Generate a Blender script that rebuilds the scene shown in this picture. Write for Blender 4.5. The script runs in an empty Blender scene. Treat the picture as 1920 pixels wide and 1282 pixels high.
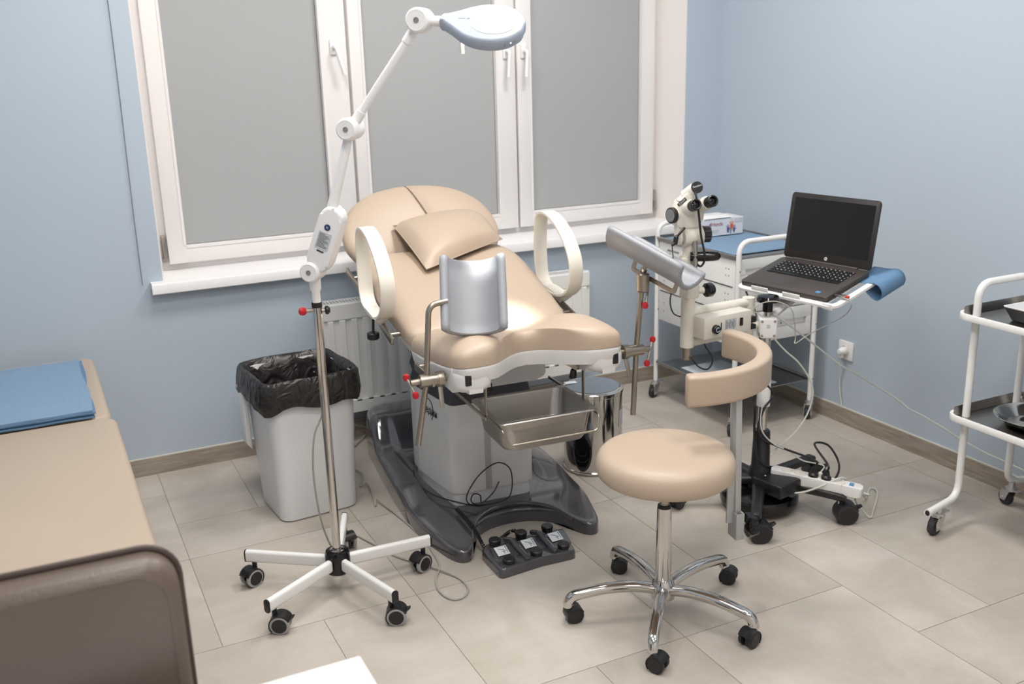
import bpy, bmesh, math, random
from mathutils import Vector, Matrix, noise
R = math.radians
random.seed(7)
scene = bpy.context.scene
COL = scene.collection

# ------------------------------------------------------------------ camera
def rz(a): return Matrix.Rotation(a, 4, 'Z')
def rx(a): return Matrix.Rotation(a, 4, 'X')
def ry(a): return Matrix.Rotation(a, 4, 'Y')
def T(x, y, z): return Matrix.Translation((x, y, z))
cam_d = bpy.data.cameras.new('camera'); cam = bpy.data.objects.new('camera', cam_d); COL.objects.link(cam)
cam_d.sensor_width = 36.0; cam_d.sensor_fit = 'HORIZONTAL'; cam_d.lens = 36.0*1856.3/1920
cam_d.clip_start = 0.05; cam_d.clip_end = 60
cam_d.dof.use_dof = True; cam_d.dof.focus_distance = 3.0; cam_d.dof.aperture_fstop = 4.0
cam.matrix_world = T(0, 0, 1.635) @ rz(R(-25.868)) @ rx(R(74.0133)) @ rz(R(-1.5177))
scene.camera = cam
# ------------------------------------------------------------------ world, lights, exposure
w = bpy.data.worlds.new('world'); scene.world = w; w.use_nodes = True
w.node_tree.nodes['Background'].inputs[0].default_value = (0.62, 0.72, 0.85, 1)
w.node_tree.nodes['Background'].inputs[1].default_value = 0.25
scene.view_settings.view_transform = 'Standard'; scene.view_settings.look = 'None'
scene.view_settings.gamma = 1.0; scene.view_settings.use_curve_mapping = False
scene.view_settings.exposure = 0.0
CEIL = 3.05
PANELS = [(0.4, 0.2), (1.9, 0.2), (0.4, 1.6), (1.9, 1.6), (0.6, 3.0), (1.9, 3.0)]
PANEL_W = [17.0, 9.0, 15.0, 13.0, 18.0, 28.0]
for i, (x, y) in enumerate(PANELS):
    l = bpy.data.lights.new('panel_light', 'AREA'); l.shape = 'SQUARE'; l.size = 0.56; l.energy = PANEL_W[i]
    l.color = (1.0, 0.965, 0.935)
    o = bpy.data.objects.new('panel_light', l); COL.objects.link(o); o.location = (x, y, CEIL-0.045)

# ------------------------------------------------------------------ materials
def srgb(c):
    return tuple(((v/255)/12.92 if v/255 <= 0.04045 else ((v/255+0.055)/1.055)**2.4) for v in c)
def mat(name, rgb, rough=0.5, metal=0.0, bump=None, var=None, coat=0.0, spec=0.5, emit=None, sss=0.0, aniso=None, trans=None):
    m = bpy.data.materials.new(name); m.use_nodes = True
    nt = m.node_tree; b = nt.nodes['Principled BSDF']
    b.inputs['Base Color'].default_value = (*srgb(rgb), 1)
    b.inputs['Roughness'].default_value = rough; b.inputs['Metallic'].default_value = metal
    b.inputs['Specular IOR Level'].default_value = spec
    b.inputs['Coat Weight'].default_value = coat; b.inputs['Coat Roughness'].default_value = 0.08
    tc = nt.nodes.new('ShaderNodeTexCoord')
    if trans: b.inputs['Transmission Weight'].default_value = trans
    if emit:
        b.inputs['Emission Color'].default_value = (*srgb(emit[0]), 1); b.inputs['Emission Strength'].default_value = emit[1]
    if var:      # (scale, amount, stretch) slow colour variation
        n = nt.nodes.new('ShaderNodeTexNoise'); n.inputs['Scale'].default_value = var[0]; n.inputs['Detail'].default_value = 5
        mp = nt.nodes.new('ShaderNodeMapping'); mp.inputs['Scale'].default_value = var[2] if len(var) > 2 else (1, 1, 1)
        nt.links.new(tc.outputs['Object'], mp.inputs[0]); nt.links.new(mp.outputs[0], n.inputs['Vector'])
        hs = nt.nodes.new('ShaderNodeHueSaturation'); hs.inputs['Color'].default_value = (*srgb(rgb), 1)
        mr = nt.nodes.new('ShaderNodeMapRange'); mr.inputs['To Min'].default_value = 1-var[1]; mr.inputs['To Max'].default_value = 1+var[1]
        mr.inputs['From Min'].default_value = .3; mr.inputs['From Max'].default_value = .7
        nt.links.new(n.outputs[0], mr.inputs[0]); nt.links.new(mr.outputs[0], hs.inputs['Value'])
        nt.links.new(hs.outputs[0], b.inputs['Base Color'])
    if bump:     # (scale, strength)
        n = nt.nodes.new('ShaderNodeTexNoise'); n.inputs['Scale'].default_value = bump[0]; n.inputs['Detail'].default_value = 3
        bp = nt.nodes.new('ShaderNodeBump'); bp.inputs['Strength'].default_value = bump[1]; bp.inputs['Distance'].default_value = 0.002
        nt.links.new(tc.outputs['Object'], n.inputs['Vector'])
        nt.links.new(n.outputs[0], bp.inputs['Height']); nt.links.new(bp.outputs[0], b.inputs['Normal'])
    return m
M = {}
M['wall'] = mat('blue_paint', (178, 191, 204), 0.55, bump=(60, .15), var=(.8, .02))
M['ceil'] = mat('ceiling_paint', (235, 235, 232), 0.8)
M['pvc'] = mat('white_pvc', (229, 226, 225), 0.35)
M['reveal'] = mat('reveal_plaster', (236, 231, 228), 0.6)
M['blind'] = mat('grey_blind_cloth', (167, 169, 170), 0.85, bump=(900, .2), var=(2, .015))
M['blindline'] = mat('blind_gap_dark', (60, 62, 64), 0.6)
M['glass'] = mat('window_glass', (240, 245, 245), 0.02, trans=1.0)
M['skin'] = mat('beige_upholstery', (186, 167, 148), 0.42, bump=(500, .12), var=(3, .015))
M['skin2'] = mat('couch_upholstery', (179, 163, 145), 0.45, bump=(500, .12), var=(3, .02))
M['cream'] = mat('cream_plastic', (226, 221, 210), 0.38)
M['zinc'] = mat('zinc_plate', (208, 208, 208), 0.35, .85)
M['white'] = mat('white_enamel', (232, 232, 230), 0.3)
M['whitep'] = mat('white_plastic', (233, 232, 232), 0.35)
M['offwhite'] = mat('ivory_enamel', (219, 214, 203), 0.35)
M['shell'] = mat('chair_shell_white', (218, 217, 216), 0.32)
M['bin'] = mat('bin_plastic', (222, 223, 224), 0.3, spec=.5)
M['bluelamp'] = mat('pale_blue_plastic', (160, 170, 185), 0.45)
M['lens'] = mat('frosted_lens', (205, 205, 202), 0.3, emit=((255, 255, 250), .08))
M['chrome'] = mat('chrome', (205, 202, 198), 0.09, 1.0)
M['steel'] = mat('brushed_steel', (172, 168, 163), 0.28, 1.0, bump=(300, .1))
M['nickel'] = mat('satin_nickel', (168, 160, 148), 0.32, 1.0)
M['alu'] = mat('grey_painted_bar', (176, 176, 176), 0.45, .3)
M['black'] = mat('black_plastic', (26, 26, 28), 0.38)
M['blackg'] = mat('black_gloss', (14, 14, 15), 0.12)
M['rubber'] = mat('grey_rubber', (160, 160, 160), 0.6)
M['dark'] = mat('dark_rubber', (45, 44, 48), 0.6)
M['red'] = mat('red_knob', (190, 30, 40), 0.3)
M['base'] = mat('dark_grey_gloss', (70, 69, 74), 0.16, coat=1.0, spec=.5)
M['bellows'] = mat('charcoal_bellows', (62, 62, 70), 0.7)
M['rest'] = mat('grey_moulded_plastic', (152, 155, 161), 0.42, bump=(700, .06))
M['blue'] = mat('blue_sheet', (122, 148, 174), 0.85, bump=(350, .3), var=(12, .03, (8, 1, 1)))
M['bluedark'] = mat('blue_sheet_strong', (94, 130, 164), 0.8, bump=(350, .3))
M['paper'] = mat('pale_paper', (205, 214, 222), 0.8)
M['bag'] = mat('black_bag', (34, 30, 30), 0.34, bump=(17, 1.0), spec=.55)
for n_ in M['bag'].node_tree.nodes:
    if n_.type == 'BUMP': n_.inputs['Distance'].default_value = .012
    if n_.type == 'TEX_NOISE': n_.inputs['Detail'].default_value = 2; n_.inputs['Distortion'].default_value = 1.4
M['laptop'] = mat('laptop_charcoal', (78, 72, 70), 0.45, .4)
M['screen'] = mat('laptop_screen', (12, 13, 14), 0.25)
M['bezel'] = mat('laptop_bezel', (38, 35, 34), 0.4)
M['key'] = mat('laptop_keys', (18, 18, 19), 0.45)
M['brown'] = mat('brown_leather', (97, 84, 76), 0.36, bump=(220, .3), var=(4, .05))
M['browndark'] = mat('dark_brown_piping', (66, 52, 46), 0.5)
M['chain'] = mat('bead_metal', (96, 100, 96), 0.5, .3)
M['desk'] = mat('white_desk', (238, 238, 238), 0.4)
M['cord'] = mat('grey_cord', (168, 166, 158), 0.5)
M['cordw'] = mat('white_cord', (205, 208, 198), 0.5)
M['ink'] = mat('dark_ink', (40, 42, 46), 0.6)
M['inkl'] = mat('grey_ink', (120, 122, 126), 0.6)
M['inkred'] = mat('red_ink', (200, 52, 40), 0.6)
M['inkorange'] = mat('orange_ink', (222, 96, 48), 0.6)
M['inkpurple'] = mat('purple_ink', (92, 78, 130), 0.6)
M['inkteal'] = mat('teal_ink', (120, 160, 170), 0.6)
M['label'] = mat('label_white', (214, 219, 224), 0.5)
M['labelg'] = mat('label_grey', (190, 194, 196), 0.5)
M['cardbox'] = mat('glove_card', (218, 221, 225), 0.5)
M['bluesw'] = mat('blue_switch', (92, 142, 185), 0.3)
M['trans'] = mat('coil_black', (20, 20, 22), 0.45)
M['navy'] = mat('badge_navy', (45, 60, 100), 0.4)
M['lid'] = mat('grey_lid', (112, 122, 134), 0.45)
M['board'] = None
def wood_tile(name, c1, c2, scale=(1, 1, 1), rough=.5):
    m = bpy.data.materials.new(name); m.use_nodes = True; nt = m.node_tree; b = nt.nodes['Principled BSDF']
    tc = nt.nodes.new('ShaderNodeTexCoord'); mp = nt.nodes.new('ShaderNodeMapping'); mp.inputs['Scale'].default_value = scale
    n = nt.nodes.new('ShaderNodeTexNoise'); n.inputs['Scale'].default_value = 6; n.inputs['Detail'].default_value = 8; n.inputs['Roughness'].default_value = .6
    cr = nt.nodes.new('ShaderNodeValToRGB'); cr.color_ramp.elements[0].position = .35; cr.color_ramp.elements[1].position = .7
    cr.color_ramp.elements[0].color = (*srgb(c1), 1); cr.color_ramp.elements[1].color = (*srgb(c2), 1)
    nt.links.new(tc.outputs['Object'], mp.inputs[0]); nt.links.new(mp.outputs[0], n.inputs[0])
    nt.links.new(n.outputs[0], cr.inputs[0]); nt.links.new(cr.outputs[0], b.inputs['Base Color'])
    b.inputs['Roughness'].default_value = rough
    return m
M['board'] = wood_tile('baseboard_grey_wood', (140, 128, 116), (172, 162, 150), (1.2, 1.2, 14), .5)
M['cap'] = mat('baseboard_cap', (205, 202, 192), 0.5)
def floor_mat():
    m = bpy.data.materials.new('floor_tile'); m.use_nodes = True; nt = m.node_tree; b = nt.nodes['Principled BSDF']
    L = nt.links.new
    tc = nt.nodes.new('ShaderNodeTexCoord'); at = nt.nodes.new('ShaderNodeAttribute'); at.attribute_name = 'tile'
    ad = nt.nodes.new('ShaderNodeVectorMath'); ad.operation = 'ADD'
    sc = nt.nodes.new('ShaderNodeVectorMath'); sc.operation = 'SCALE'; sc.inputs['Scale'].default_value = 37
    L(at.outputs['Color'], sc.inputs[0]); L(tc.outputs['Object'], ad.inputs[0]); L(sc.outputs[0], ad.inputs[1])
    n1 = nt.nodes.new('ShaderNodeTexNoise'); n1.inputs['Scale'].default_value = 3.2; n1.inputs['Detail'].default_value = 7; n1.inputs['Roughness'].default_value = .62
    n1.inputs['Distortion'].default_value = .6
    L(ad.outputs[0], n1.inputs['Vector'])
    mp = nt.nodes.new('ShaderNodeMapping'); mp.inputs['Scale'].default_value = (1.5, 9, 1); mp.inputs['Rotation'].default_value = (0, 0, .3)
    L(ad.outputs[0], mp.inputs[0])
    n2 = nt.nodes.new('ShaderNodeTexNoise'); n2.inputs['Scale'].default_value = 2.5; n2.inputs['Detail'].default_value = 6
    L(mp.outputs[0], n2.inputs['Vector'])
    n3 = nt.nodes.new('ShaderNodeTexNoise'); n3.inputs['Scale'].default_value = 60; n3.inputs['Detail'].default_value = 4
    L(tc.outputs['Object'], n3.inputs['Vector'])
    cr = nt.nodes.new('ShaderNodeValToRGB'); e = cr.color_ramp.elements
    e[0].position = .3; e[0].color = (*srgb((180, 171, 159)), 1); e[1].position = .72; e[1].color = (*srgb((207, 199, 190)), 1)
    L(n1.outputs[0], cr.inputs[0])
    mix = nt.nodes.new('ShaderNodeMix'); mix.data_type = 'RGBA'; mix.blend_type = 'MULTIPLY'; mix.inputs[0].default_value = .10
    L(cr.outputs[0], mix.inputs[6]); L(n2.outputs[0], mix.inputs[7])
    mix2 = nt.nodes.new('ShaderNodeMix'); mix2.data_type = 'RGBA'; mix2.blend_type = 'MULTIPLY'; mix2.inputs[0].default_value = .09
    L(mix.outputs[2], mix2.inputs[6]); L(n3.outputs[0], mix2.inputs[7])
    hs = nt.nodes.new('ShaderNodeHueSaturation'); L(mix2.outputs[2], hs.inputs['Color'])
    mr = nt.nodes.new('ShaderNodeMapRange'); mr.inputs['To Min'].default_value = .97; mr.inputs['To Max'].default_value = 1.03
    sep = nt.nodes.new('ShaderNodeSeparateColor'); L(at.outputs['Color'], sep.inputs[0]); L(sep.outputs[1], mr.inputs[0]); L(mr.outputs[0], hs.inputs['Value'])
    L(hs.outputs[0], b.inputs['Base Color'])
    b.inputs['Roughness'].default_value = .38; b.inputs['Specular IOR Level'].default_value = .4
    bp = nt.nodes.new('ShaderNodeBump'); bp.inputs['Strength'].default_value = .12; bp.inputs['Distance'].default_value = .002
    L(n1.outputs[0], bp.inputs['Height']); L(bp.outputs[0], b.inputs['Normal'])
    return m
M['floor'] = floor_mat()
M['grout'] = mat('grout', (148, 138, 124), 0.8)

# ------------------------------------------------------------------ mesh helpers
class MB:
    def __init__(s): s.v = []; s.f = []
    def add(s, vs, fs, mx=None):
        o = len(s.v)
        s.v += [tuple((mx @ Vector(p)) if mx else p) for p in vs]
        s.f += [tuple(i+o for i in f) for f in fs]
        return s
    def bm(s, bm, mx=None):
        bm.verts.index_update()
        s.add([v.co.copy() for v in bm.verts], [[v.index for v in f.verts] for f in bm.faces], mx); bm.free(); return s
    def box(s, c, d, mx=None, bev=0.0, seg=2):
        bm = bmesh.new(); bmesh.ops.create_cube(bm, size=1.0)
        for v in bm.verts: v.co = Vector((v.co.x*d[0], v.co.y*d[1], v.co.z*d[2])) + Vector(c)
        if bev > 0: bmesh.ops.bevel(bm, geom=bm.edges[:], offset=bev, segments=seg, affect='EDGES', profile=.5)
        return s.bm(bm, mx)
    def hull(s, pts, mx=None, bev=0.0, seg=2):
        bm = bmesh.new()
        for p in pts: bm.verts.new(p)
        r = bmesh.ops.convex_hull(bm, input=bm.verts[:])
        bmesh.ops.dissolve_limit(bm, angle_limit=R(2), verts=bm.verts[:], edges=bm.edges[:])
        if bev > 0: bmesh.ops.bevel(bm, geom=bm.edges[:], offset=bev, segments=seg, affect='EDGES', profile=.5)
        return s.bm(bm, mx)
    def lathe(s, prof, n=32, mx=None, cap=True):
        vs = []; fs = []; k = len(prof)
        for (r, z) in prof:
            for i in range(n):
                a = 2*math.pi*i/n; vs.append((r*math.cos(a), r*math.sin(a), z))
        for j in range(k-1):
            for i in range(n):
                fs.append((j*n+i, j*n+(i+1) % n, (j+1)*n+(i+1) % n, (j+1)*n+i))
        if cap:
            fs.append(tuple(range(n))[::-1]); fs.append(tuple((k-1)*n+i for i in range(n)))
        return s.add(vs, fs, mx)
    def cyl(s, a, b, r, r2=None, n=20, mx=None):
        a = Vector(a); b = Vector(b); d = b-a; L = d.length
        q = d.to_track_quat('Z', 'Y').to_matrix().to_4x4(); m2 = Matrix.Translation(a) @ q
        if mx: m2 = mx @ m2
        return s.lathe([(r, 0), (r if r2 is None else r2, L)], n, m2)
    def tube(s, pts, r, n=12, closed=False, cap=True, mx=None, flat=None, wdir=None):
        P = [Vector(p) for p in pts]; k = len(P); rr = r if isinstance(r, (list, tuple)) else [r]*k
        tang = []
        for i in range(k):
            if closed: t = P[(i+1) % k]-P[i-1]
            else: t = P[min(i+1, k-1)]-P[max(i-1, 0)]
            tang.append(t.normalized() if t.length > 1e-9 else Vector((0, 0, 1)))
        up = Vector((0, 0, 1)) if abs(tang[0].z) < .9 else Vector((1, 0, 0))
        u = tang[0].cross(up).normalized(); vs = []; fs = []
        for i in range(k):
            t = tang[i]; u = (u - t*u.dot(t)); u = u.normalized() if u.length > 1e-6 else t.orthogonal().normalized()
            if wdir: u = (Vector(wdir)-t*t.dot(Vector(wdir))).normalized()
            w2 = t.cross(u)
            for j in range(n):
                a = 2*math.pi*j/n
                if flat: # superellipse section (half width along u, half height along w2)
                    ca, sa = math.cos(a), math.sin(a); e = .35
                    p = u*(math.copysign(abs(ca)**e, ca)*flat[0]) + w2*(math.copysign(abs(sa)**e, sa)*flat[1])
                else: p = (u*math.cos(a)+w2*math.sin(a))*rr[i]
                vs.append(P[i]+p)
        m = k if closed else k-1
        for i in range(m):
            i2 = (i+1) % k
            for j in range(n): fs.append((i*n+j, i*n+(j+1) % n, i2*n+(j+1) % n, i2*n+j))
        if cap and not closed: fs.append(tuple(range(n))[::-1]); fs.append(tuple((k-1)*n+j for j in range(n)))
        return s.add(vs, fs, mx)
    def prism(s, outline, z0, z1, mx=None, bev=0.0, seg=2):
        bm = bmesh.new(); n = len(outline)
        b = [bm.verts.new((x, y, z0)) for x, y in outline]; t = [bm.verts.new((x, y, z1)) for x, y in outline]
        fb = bm.faces.new(b[::-1]); ft = bm.faces.new(t)
        for i in range(n): bm.faces.new((b[i], b[(i+1) % n], t[(i+1) % n], t[i]))
        if bev > 0:
            ed = list(ft.edges)+list(fb.edges)
            bmesh.ops.bevel(bm, geom=ed, offset=bev, segments=seg, affect='EDGES', profile=.5)
        return s.bm(bm, mx)
    def loft(s, rings, cap=True, closed=True, mx=None):
        n = len(rings[0]); vs = [p for r_ in rings for p in r_]; fs = []
        for j in range(len(rings)-1):
            for i in range(n if closed else n-1): fs.append((j*n+i, j*n+(i+1) % n, (j+1)*n+(i+1) % n, (j+1)*n+i))
        if cap: fs.append(tuple(range(n))[::-1]); fs.append(tuple((len(rings)-1)*n+i for i in range(n)))
        return s.add(vs, fs, mx)
    def puff(s, outline, t0, t1, p0=5, p1=3, mx=None, fn=None, rings=12):
        """cushion: star-shaped outline, bottom depth t0 (flatter), top height t1; power p = squareness of the edge"""
        n = len(outline); cx = sum(p[0] for p in outline)/n; cy = sum(p[1] for p in outline)/n
        vs = [(cx, cy, t1)]; fs = []
        R_ = [1-(1-(k+1)/rings)**2.2 for k in range(rings)]
        top = []
        for r_ in R_:
            h = t1*max(0, 1-r_**p1)**(1/p1)
            top.append((r_, h))
        bot = [(r_, -t0*max(0, 1-r_**p0)**(1/p0)) for r_ in R_[::-1][1:]]
        ringsl = top+bot
        for r_, h in ringsl:
            for (x, y) in outline: vs.append((cx+(x-cx)*r_, cy+(y-cy)*r_, h))
        vs.append((cx, cy, -t0))
        for i in range(n): fs.append((0, 1+i, 1+(i+1) % n))
        for j in range(len(ringsl)-1):
            for i in range(n): fs.append((1+j*n+i, 1+(j+1)*n+i, 1+(j+1)*n+(i+1) % n, 1+j*n+(i+1) % n))
        e = len(vs)-1; j = len(ringsl)-1
        for i in range(n): fs.append((1+j*n+i, e, 1+j*n+(i+1) % n))
        if fn: vs = [fn(*p) for p in vs]
        return s.add(vs, fs, mx)
    def build(s, name, m, parent=None, ang=35, mats=None, midx=None, label=None):
        me = bpy.data.meshes.new(name); me.from_pydata([tuple(v) for v in s.v], [], s.f); me.validate()
        bm = bmesh.new(); bm.from_mesh(me); bmesh.ops.recalc_face_normals(bm, faces=bm.faces[:]); bm.to_mesh(me); bm.free()
        me.materials.append(m)
        for p in me.polygons: p.use_smooth = True
        me.set_sharp_from_angle(angle=R(ang))
        o = bpy.data.objects.new(name, me); COL.objects.link(o)
        if parent: o.parent = parent
        if label: o['label'] = label
        return o
def fillet(pts, r, n=6, closed=False):
    P = [Vector(p) for p in pts]; out = []; k = len(P)
    for i in range(k):
        if not closed and i in (0, k-1): out.append(P[i]); continue
        a = P[i-1]-P[i]; b = P[(i+1) % k]-P[i]; ri = r[i] if isinstance(r, (list, tuple)) else r
        th = a.angle(b)
        if ri <= 0 or abs(th-math.pi) < 1e-3: out.append(P[i]); continue
        d = min(ri/math.tan(th/2), a.length*.49, b.length*.49); a.normalize(); b.normalize()
        p0 = P[i]+a*d; p1 = P[i]+b*d
        for j in range(n+1):
            t = j/n; out.append(p0*(1-t)**2+P[i]*2*t*(1-t)+p1*t*t)
    return out
def curve(pts, n=10, closed=False):
    """Catmull-Rom through points"""
    P = [Vector(p) for p in pts]; k = len(P); out = []
    for i in range(k if closed else k-1):
        p0 = P[i-1] if (closed or i > 0) else P[0]*2-P[1]
        p1 = P[i]; p2 = P[(i+1) % k]
        p3 = P[(i+2) % k] if (closed or i+2 < k) else P[-1]*2-P[-2]
        for j in range(n):
            t = j/n
            out.append(.5*((2*p1)+(p2-p0)*t+(2*p0-5*p1+4*p2-p3)*t*t+(3*p1-p0-3*p2+p3)*t**3))
    if not closed: out.append(P[-1])
    return out
def rrect(w, h, r, n=6, cx=0, cy=0):
    out = []
    for (sx, sy, a0) in ((1, 1, 0), (-1, 1, 90), (-1, -1, 180), (1, -1, 270)):
        for j in range(n+1):
            a = R(a0+90*j/n); out.append((cx+sx*(w/2-r)+r*math.cos(a), cy+sy*(h/2-r)+r*math.sin(a)))
    return out
def resample(pts, step):
    P = [Vector(p) for p in pts]; out = [P[0]]; acc = 0
    for a, b in zip(P, P[1:]):
        L = (b-a).length; n = max(1, int(L/step))
        for j in range(1, n+1): out.append(a.lerp(b, j/n))
    return out
def thing(name, label, cat, loc=(0, 0, 0), rot=0, group=None):
    o = bpy.data.objects.new(name, None); COL.objects.link(o); o.location = loc; o.rotation_euler = (0, 0, rot)
    o.empty_display_size = .1
    o['label'] = label; o['category'] = cat
    if group: o['group'] = group
    return o
def tag(o, label, cat, group=None, kind=None):
    o['label'] = label; o['category'] = cat
    if group: o['group'] = group
    if kind: o['kind'] = kind
    return o
def struct(o, label=None):
    o['kind'] = 'structure'
    if label: o['label'] = label
    return o
def copy_tree(o, parent=None):
    c = o.copy(); COL.objects.link(c); c.parent = parent if parent else o.parent
    for ch in list(o.children): copy_tree(ch, c)
    return c
def text(name, s, size, mx, m, parent=None, depth=0.0004, align='CENTER'):
    cu = bpy.data.curves.new(name, 'FONT'); cu.body = s; cu.size = size; cu.extrude = depth; cu.align_x = align; cu.align_y = 'CENTER'
    cu.resolution_u = 3
    t = bpy.data.objects.new(name+'_src', cu); COL.objects.link(t)
    dg = bpy.context.evaluated_depsgraph_get(); dg.update()
    me = bpy.data.meshes.new_from_object(t.evaluated_get(dg)); me.name = name
    bpy.data.objects.remove(t); bpy.data.curves.remove(cu)
    me.transform(mx); me.materials.clear(); me.materials.append(m)
    o = bpy.data.objects.new(name, me); COL.objects.link(o)
    if parent: o.parent = parent
    return o
def frame(o, x, y):
    """matrix with given origin, x axis and (approx) y axis"""
    x = Vector(x).normalized(); y = Vector(y); z = x.cross(y).normalized(); y = z.cross(x)
    m = Matrix.Identity(4)
    for i, a in enumerate((x, y, z)):
        for j in range(3): m[j][i] = a[j]
    for j in range(3): m[j][3] = o[j]
    return m
def caster(parent, loc, ang, rad=.025, wid=.05, hood='black', tyre='rubber', hub='black', brake=True, style='twin', h=.062):
    """swivel caster under loc (loc z = top of stem); ang = heading of the trail"""
    mx = T(*loc) @ rz(ang); b = MB(); top = loc[2]
    if style == 'twin':
        b.cyl((0, 0, 0), (0, 0, -(top-2*rad)-.004), .008, n=12, mx=mx)
        cx = .016; cz = rad-top
        # hood: half drum
        vs = []
        prof = [(-wid*.16, rad*1.0), (-wid*.16, rad*1.12), (wid*.16, rad*1.12), (wid*.16, rad*1.0)]
        rings = []
        for k in range(15):
            a = R(-40+k*14)
            rings.append([(cx-math.cos(a)*r_*1.0, y, cz+math.sin(a)*r_) for (y, r_) in [(-wid*.5, rad*.98), (-wid*.5, rad*1.1), (wid*.5, rad*1.1), (wid*.5, rad*.98)]])
        b.loft(rings, mx=mx)
        b.box((cx, 0, cz), (rad*1.3, wid*.3, rad*1.3), mx=mx, bev=.004)
        if brake: b.hull([(cx+rad*.9, -wid*.3, cz+rad*.55), (cx+rad*.9, wid*.3, cz+rad*.55), (cx+rad*1.45, -wid*.2, cz+rad*.75), (cx+rad*1.45, wid*.2, cz+rad*.75), (cx+rad*1.0, 0, cz+rad*.15)], mx=mx, bev=.001)
        c = b.build('caster', M[hood], parent)
        for sy in (-1, 1):
            wl = MB(); m2 = mx @ T(cx, sy*wid*.36, cz) @ rx(R(90))
            wl.lathe([(rad*.78, -wid*.15), (rad, -wid*.10), (rad, wid*.10), (rad*.78, wid*.15)], 28, m2)
            wo = wl.build('wheel', M[tyre], c)
            hb = MB(); hb.lathe([(rad*.76, -wid*.165), (rad*.8, 0), (rad*.76, wid*.165)], 28, m2); hb.build('hub_cap', M[hub], c)
    else:
        cz = rad-top; cx = rad*.75
        b.cyl((0, 0, .012), (0, 0, -.012), .011, n=14, mx=mx); b.cyl((0, 0, -.01), (0, 0, -.022), .02, n=18, mx=mx)
        for sy in (-1, 1):
            b.hull([(-.012, sy*wid*.42, -.018), (.024, sy*wid*.42, -.018), (cx+.012, sy*wid*.42, cz-.010), (cx-.014, sy*wid*.42, cz-.008), (cx+.016, sy*wid*.42, cz+.016), (-.012, sy*wid*.36, -.018), (.024, sy*wid*.36, -.018), (cx+.012, sy*wid*.36, cz-.010), (cx-.014, sy*wid*.36, cz-.008), (cx+.016, sy*wid*.36, cz+.016)], mx=mx)
        b.box((.006, 0, -.02), (.036, wid*.84, .004), mx=mx)
        b.cyl((cx, -wid*.48, cz), (cx, wid*.48, cz), .005, n=10, mx=mx)
        if brake: b.hull([(-.02, -.012, -.014), (-.02, .012, -.014), (-.045, -.014, -.008), (-.045, .014, -.008), (-.044, -.014, -.014), (-.044, .014, -.014)], mx=mx, bev=.001)
        c = b.build('caster', M['zinc'], parent)
        m2 = mx @ T(cx, 0, cz) @ rx(R(90)); wl = MB()
        wl.lathe([(rad*.62, -wid*.26), (rad*.92, -wid*.26), (rad, -wid*.14), (rad, wid*.14), (rad*.92, wid*.26), (rad*.62, wid*.26)], 30, m2)
        wl.build('wheel', M['dark'], c)
        hb = MB(); hb.lathe([(rad*.6, -wid*.22), (rad*.66, 0), (rad*.6, wid*.22)], 24, m2); hb.build('wheel_hub', M['rubber'], c)
    return c

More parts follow.
